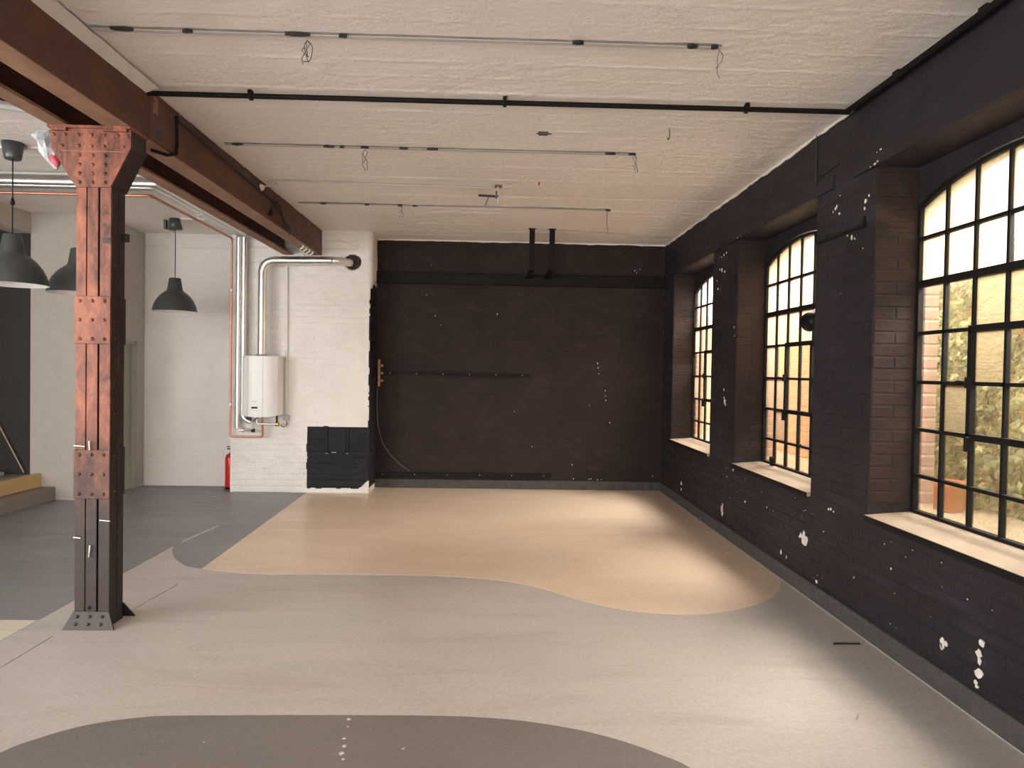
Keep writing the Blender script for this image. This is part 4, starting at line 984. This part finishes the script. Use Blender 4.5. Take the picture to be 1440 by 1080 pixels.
pendant('small dark dome pendant lamp hanging before the far white wall', (-3.775, 8.34, 2.235), True)

# ------------------------------------------------------------------ small things by the windows and on the floor
t = thing('spotlight', (2.40, 5.05, 2.0), 'black spotlight fixed at the middle window beside the wall edge', 'spotlight')
M_ = Matrix.Rotation(math.radians(90), 4, 'X')
MB().lathe([(.0, 0), (.05, 0), (.062, .02), (.068, .10), (.075, .135), (.070, .14), (.0, .12)], (2.405, 5.08, 2.005), 20, Matrix.Rotation(math.radians(-88), 4, 'X')).build('housing', M_DARKPL, t)
MB().box(2.33, 2.42, 4.99, 5.08, 1.93, 1.98, .01).build('bracket', M_DARKPL, t)
MB().tube([(2.33, 5.0, 2.07), (2.37, 5.05, 2.085), (2.41, 5.10, 2.075), (2.40, 5.03, 2.06), (2.35, 4.99, 2.06)], .012, 7).build('wrapped_cable', M_CHIP, t)
t = thing('sill_latch', (2.54, 6.2, .78), 'small black latch standing on the middle window sill', 'latch')
MB().box(2.53, 2.555, 6.18, 6.225, .781, .80, .003).build('base', M_STEEL, t); MB().lathe([(.0, .07), (.02, .065), (.026, .04), (.015, .01), (.012, 0)], (2.542, 6.2, .795), 10).build('knob', M_STEEL, t)
tag(MB().tube([(2.545, 5.62, 1.035), (2.52, 5.62, 1.0), (2.525, 5.65, .985), (2.55, 5.66, .99)], .006, 6).build('window_hook', M_STEEL, None, (2.54, 5.63, 1.0)), 'small black hook on the middle window beside the wall edge', 'hook')
tag(MB().box(2.06, 2.222, 4.045, 4.062, .0015, .008, .002).build('floor_strip', M_TAPE, None, (2.14, 4.05, 0)), 'short dark strip lying on the floor near the window wall', 'strip')
tag(MB().tube([(1.725, 3.155, .006), (1.735, 3.17, .008), (1.748, 3.19, .006)], .003, 6).build('wood_splinter', M_OAK, None, (1.735, 3.17, 0)), 'tiny brown splinter lying on the floor at right', 'splinter')

# ------------------------------------------------------------------ outside: passage, garden wall, ivy, pot
GZ, GX = .63, 3.70
g = struct(MB().box(2.716, 6, -5, 16, GZ-.3, GZ-.01).build('ground', M_GRAVEL))
n_p = 9000; vs = []; fs = []
oct_ = [(1, 0, 0), (-1, 0, 0), (0, 1, 0), (0, -1, 0), (0, 0, 1), (0, 0, -1)]; of = [(0, 2, 4), (2, 1, 4), (1, 3, 4), (3, 0, 4)]
for k in range(n_p):
    x = 2.73+random.random()*(GX-2.73); y = 2.6+random.random()**1.2*5.4; r = random.uniform(.010, .022); a = random.random()*PI; ca, sa = math.cos(a), math.sin(a)
    n = len(vs)
    for (u, v, w_) in oct_[:5]: u *= r*1.4; v *= r; vs.append((x+u*ca-v*sa, y+u*sa+v*ca, GZ-.01+max(0, w_)*r*.9))
    fs += [tuple(q+n for q in f_) for f_ in of]
b = MB(); b.add(vs, fs); gv = tag(b.build('gravel', M_GRAVEL, None, (3.2, 5, GZ), fix=False), 'pale loose gravel covering the passage outside the windows', 'gravel', kind='stuff')
gw = tag(MB().box(GX+.004, GX+.24, -5, 16, GZ-.2, 2.38).build('garden_wall', M_MORTAR, None, (GX+.1, 7, GZ)), 'sunlit orange brick garden wall outside the windows', 'wall')
bricks = []
for c in range(24):
    z = GZ+c*H+H/2
    if z > 2.36: break
    for p, q in fill(2.2, 15.5, c): bricks.append(((GX+.005, (p+q)/2, z), q-p, H-.013, .011+random.uniform(-.003, .003), -PI/2, M_BRICK))
# rank only bricks that show through the two far windows
vis = [b_ for b_ in bricks if 6.9 < b_[0][1] < 9.8]; oth = [b_ for b_ in bricks if not 6.9 < b_[0][1] < 9.8]
lay_bricks(gw, vis, 160, 'brickwork', M_BRICK); lay_bricks(gw, oth, 0, 'brickwork', M_BRICK)
MB().box(GX-.03, GX+.27, -5, 16, 2.38, 2.44, .01).build('coping', M_MORTAR, gw)
iv = thing('ivy_hedge', (GX-.08, 4.6, GZ), 'dense green ivy climbing the garden wall outside the nearest window', 'ivy')
def leaf_geo(s):
    P = [(0, 0, 0), (.55, .0, .32), (.32, .12, .62), (0, -.06, 1.15), (-.32, .12, .62), (-.55, .0, .32), (0, -.12, .5)]
    return [(x*s, y*s, z*s) for x, y, z in P], [(0, 1, 6), (1, 2, 6), (2, 3, 6), (3, 4, 6), (4, 5, 6), (5, 0, 6)]
LM = []
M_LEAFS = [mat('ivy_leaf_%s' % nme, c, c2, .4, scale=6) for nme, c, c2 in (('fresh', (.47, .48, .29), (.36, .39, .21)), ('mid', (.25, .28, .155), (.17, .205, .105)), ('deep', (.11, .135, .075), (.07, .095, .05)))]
for k in range(6):
    v, f_ = leaf_geo(.05); me = bpy.data.meshes.new('leaf'); me.from_pydata(v, [], f_); me.materials.append(M_LEAFS[k % 3]); LM.append(me)
o0 = worldloc(iv); LV = {0: ([], []), 1: ([], []), 2: ([], [])}
def leaf_xf():
    return Matrix.Rotation(random.uniform(-1.0, 1.0)-PI/2, 4, 'Z') @ Matrix.Rotation(random.uniform(-.9, .35), 4, 'X') @ Matrix.Rotation(random.uniform(2.0, 4.3), 4, 'Y')
for k in range(6500):
    y = random.uniform(2.0, 6.75); z = GZ+random.random()*(1.86+.12*math.sin(y*5)); dep = random.random()
    x = GX-.02-.16*dep*(.6+.4*math.sin(y*7+z*5)); mtx = Matrix.Translation((x, y, z)) @ leaf_xf() @ Matrix.Scale(random.uniform(.7, 1.45), 4)
    if k < 300:
        y = random.uniform(4.3, 5.75); z = GZ+.1+random.random()*1.7
        o = link('leaf', LM[random.choice((0, 0, 1, 1, 2)) if k % 2 else random.randrange(6)], iv, (GX-.19-random.random()*.03-o0.x, y-o0.y, z-o0.z))
        o.rotation_euler = leaf_xf().to_euler(); s = random.uniform(.9, 1.5); o.scale = (s, s, s); continue
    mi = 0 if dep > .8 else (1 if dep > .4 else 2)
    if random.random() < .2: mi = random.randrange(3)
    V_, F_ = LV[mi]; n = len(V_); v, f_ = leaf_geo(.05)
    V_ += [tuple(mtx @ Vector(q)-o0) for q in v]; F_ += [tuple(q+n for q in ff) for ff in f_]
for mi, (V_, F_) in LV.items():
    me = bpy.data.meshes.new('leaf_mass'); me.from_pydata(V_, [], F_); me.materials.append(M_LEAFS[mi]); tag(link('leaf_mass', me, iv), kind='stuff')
b = MB()
for k in range(16):
    y = 2.2+k*.28; pts = [(GX-.04, y+.05*math.sin(q*1.7+k), GZ+q*.26) for q in range(7)]; b.tube(pts, .008, 5)
b.build('stems', M_STEM, iv)
p = thing('terracotta_pot', (3.36, 4.98, GZ), 'orange terracotta pot on the gravel before the ivy', 'pot')
MB().lathe([(.0, .0), (.095, .0), (.10, .01), (.122, .17), (.132, .172), (.135, .215), (.122, .217), (.11, .18), (.0, .175)], (3.36, 4.98, GZ), 28).build('body', M_TERRA, p)
MB().lathe([(.0, .185), (.112, .183)], (3.36, 4.98, GZ), 20).build('soil', M_SOIL, p)
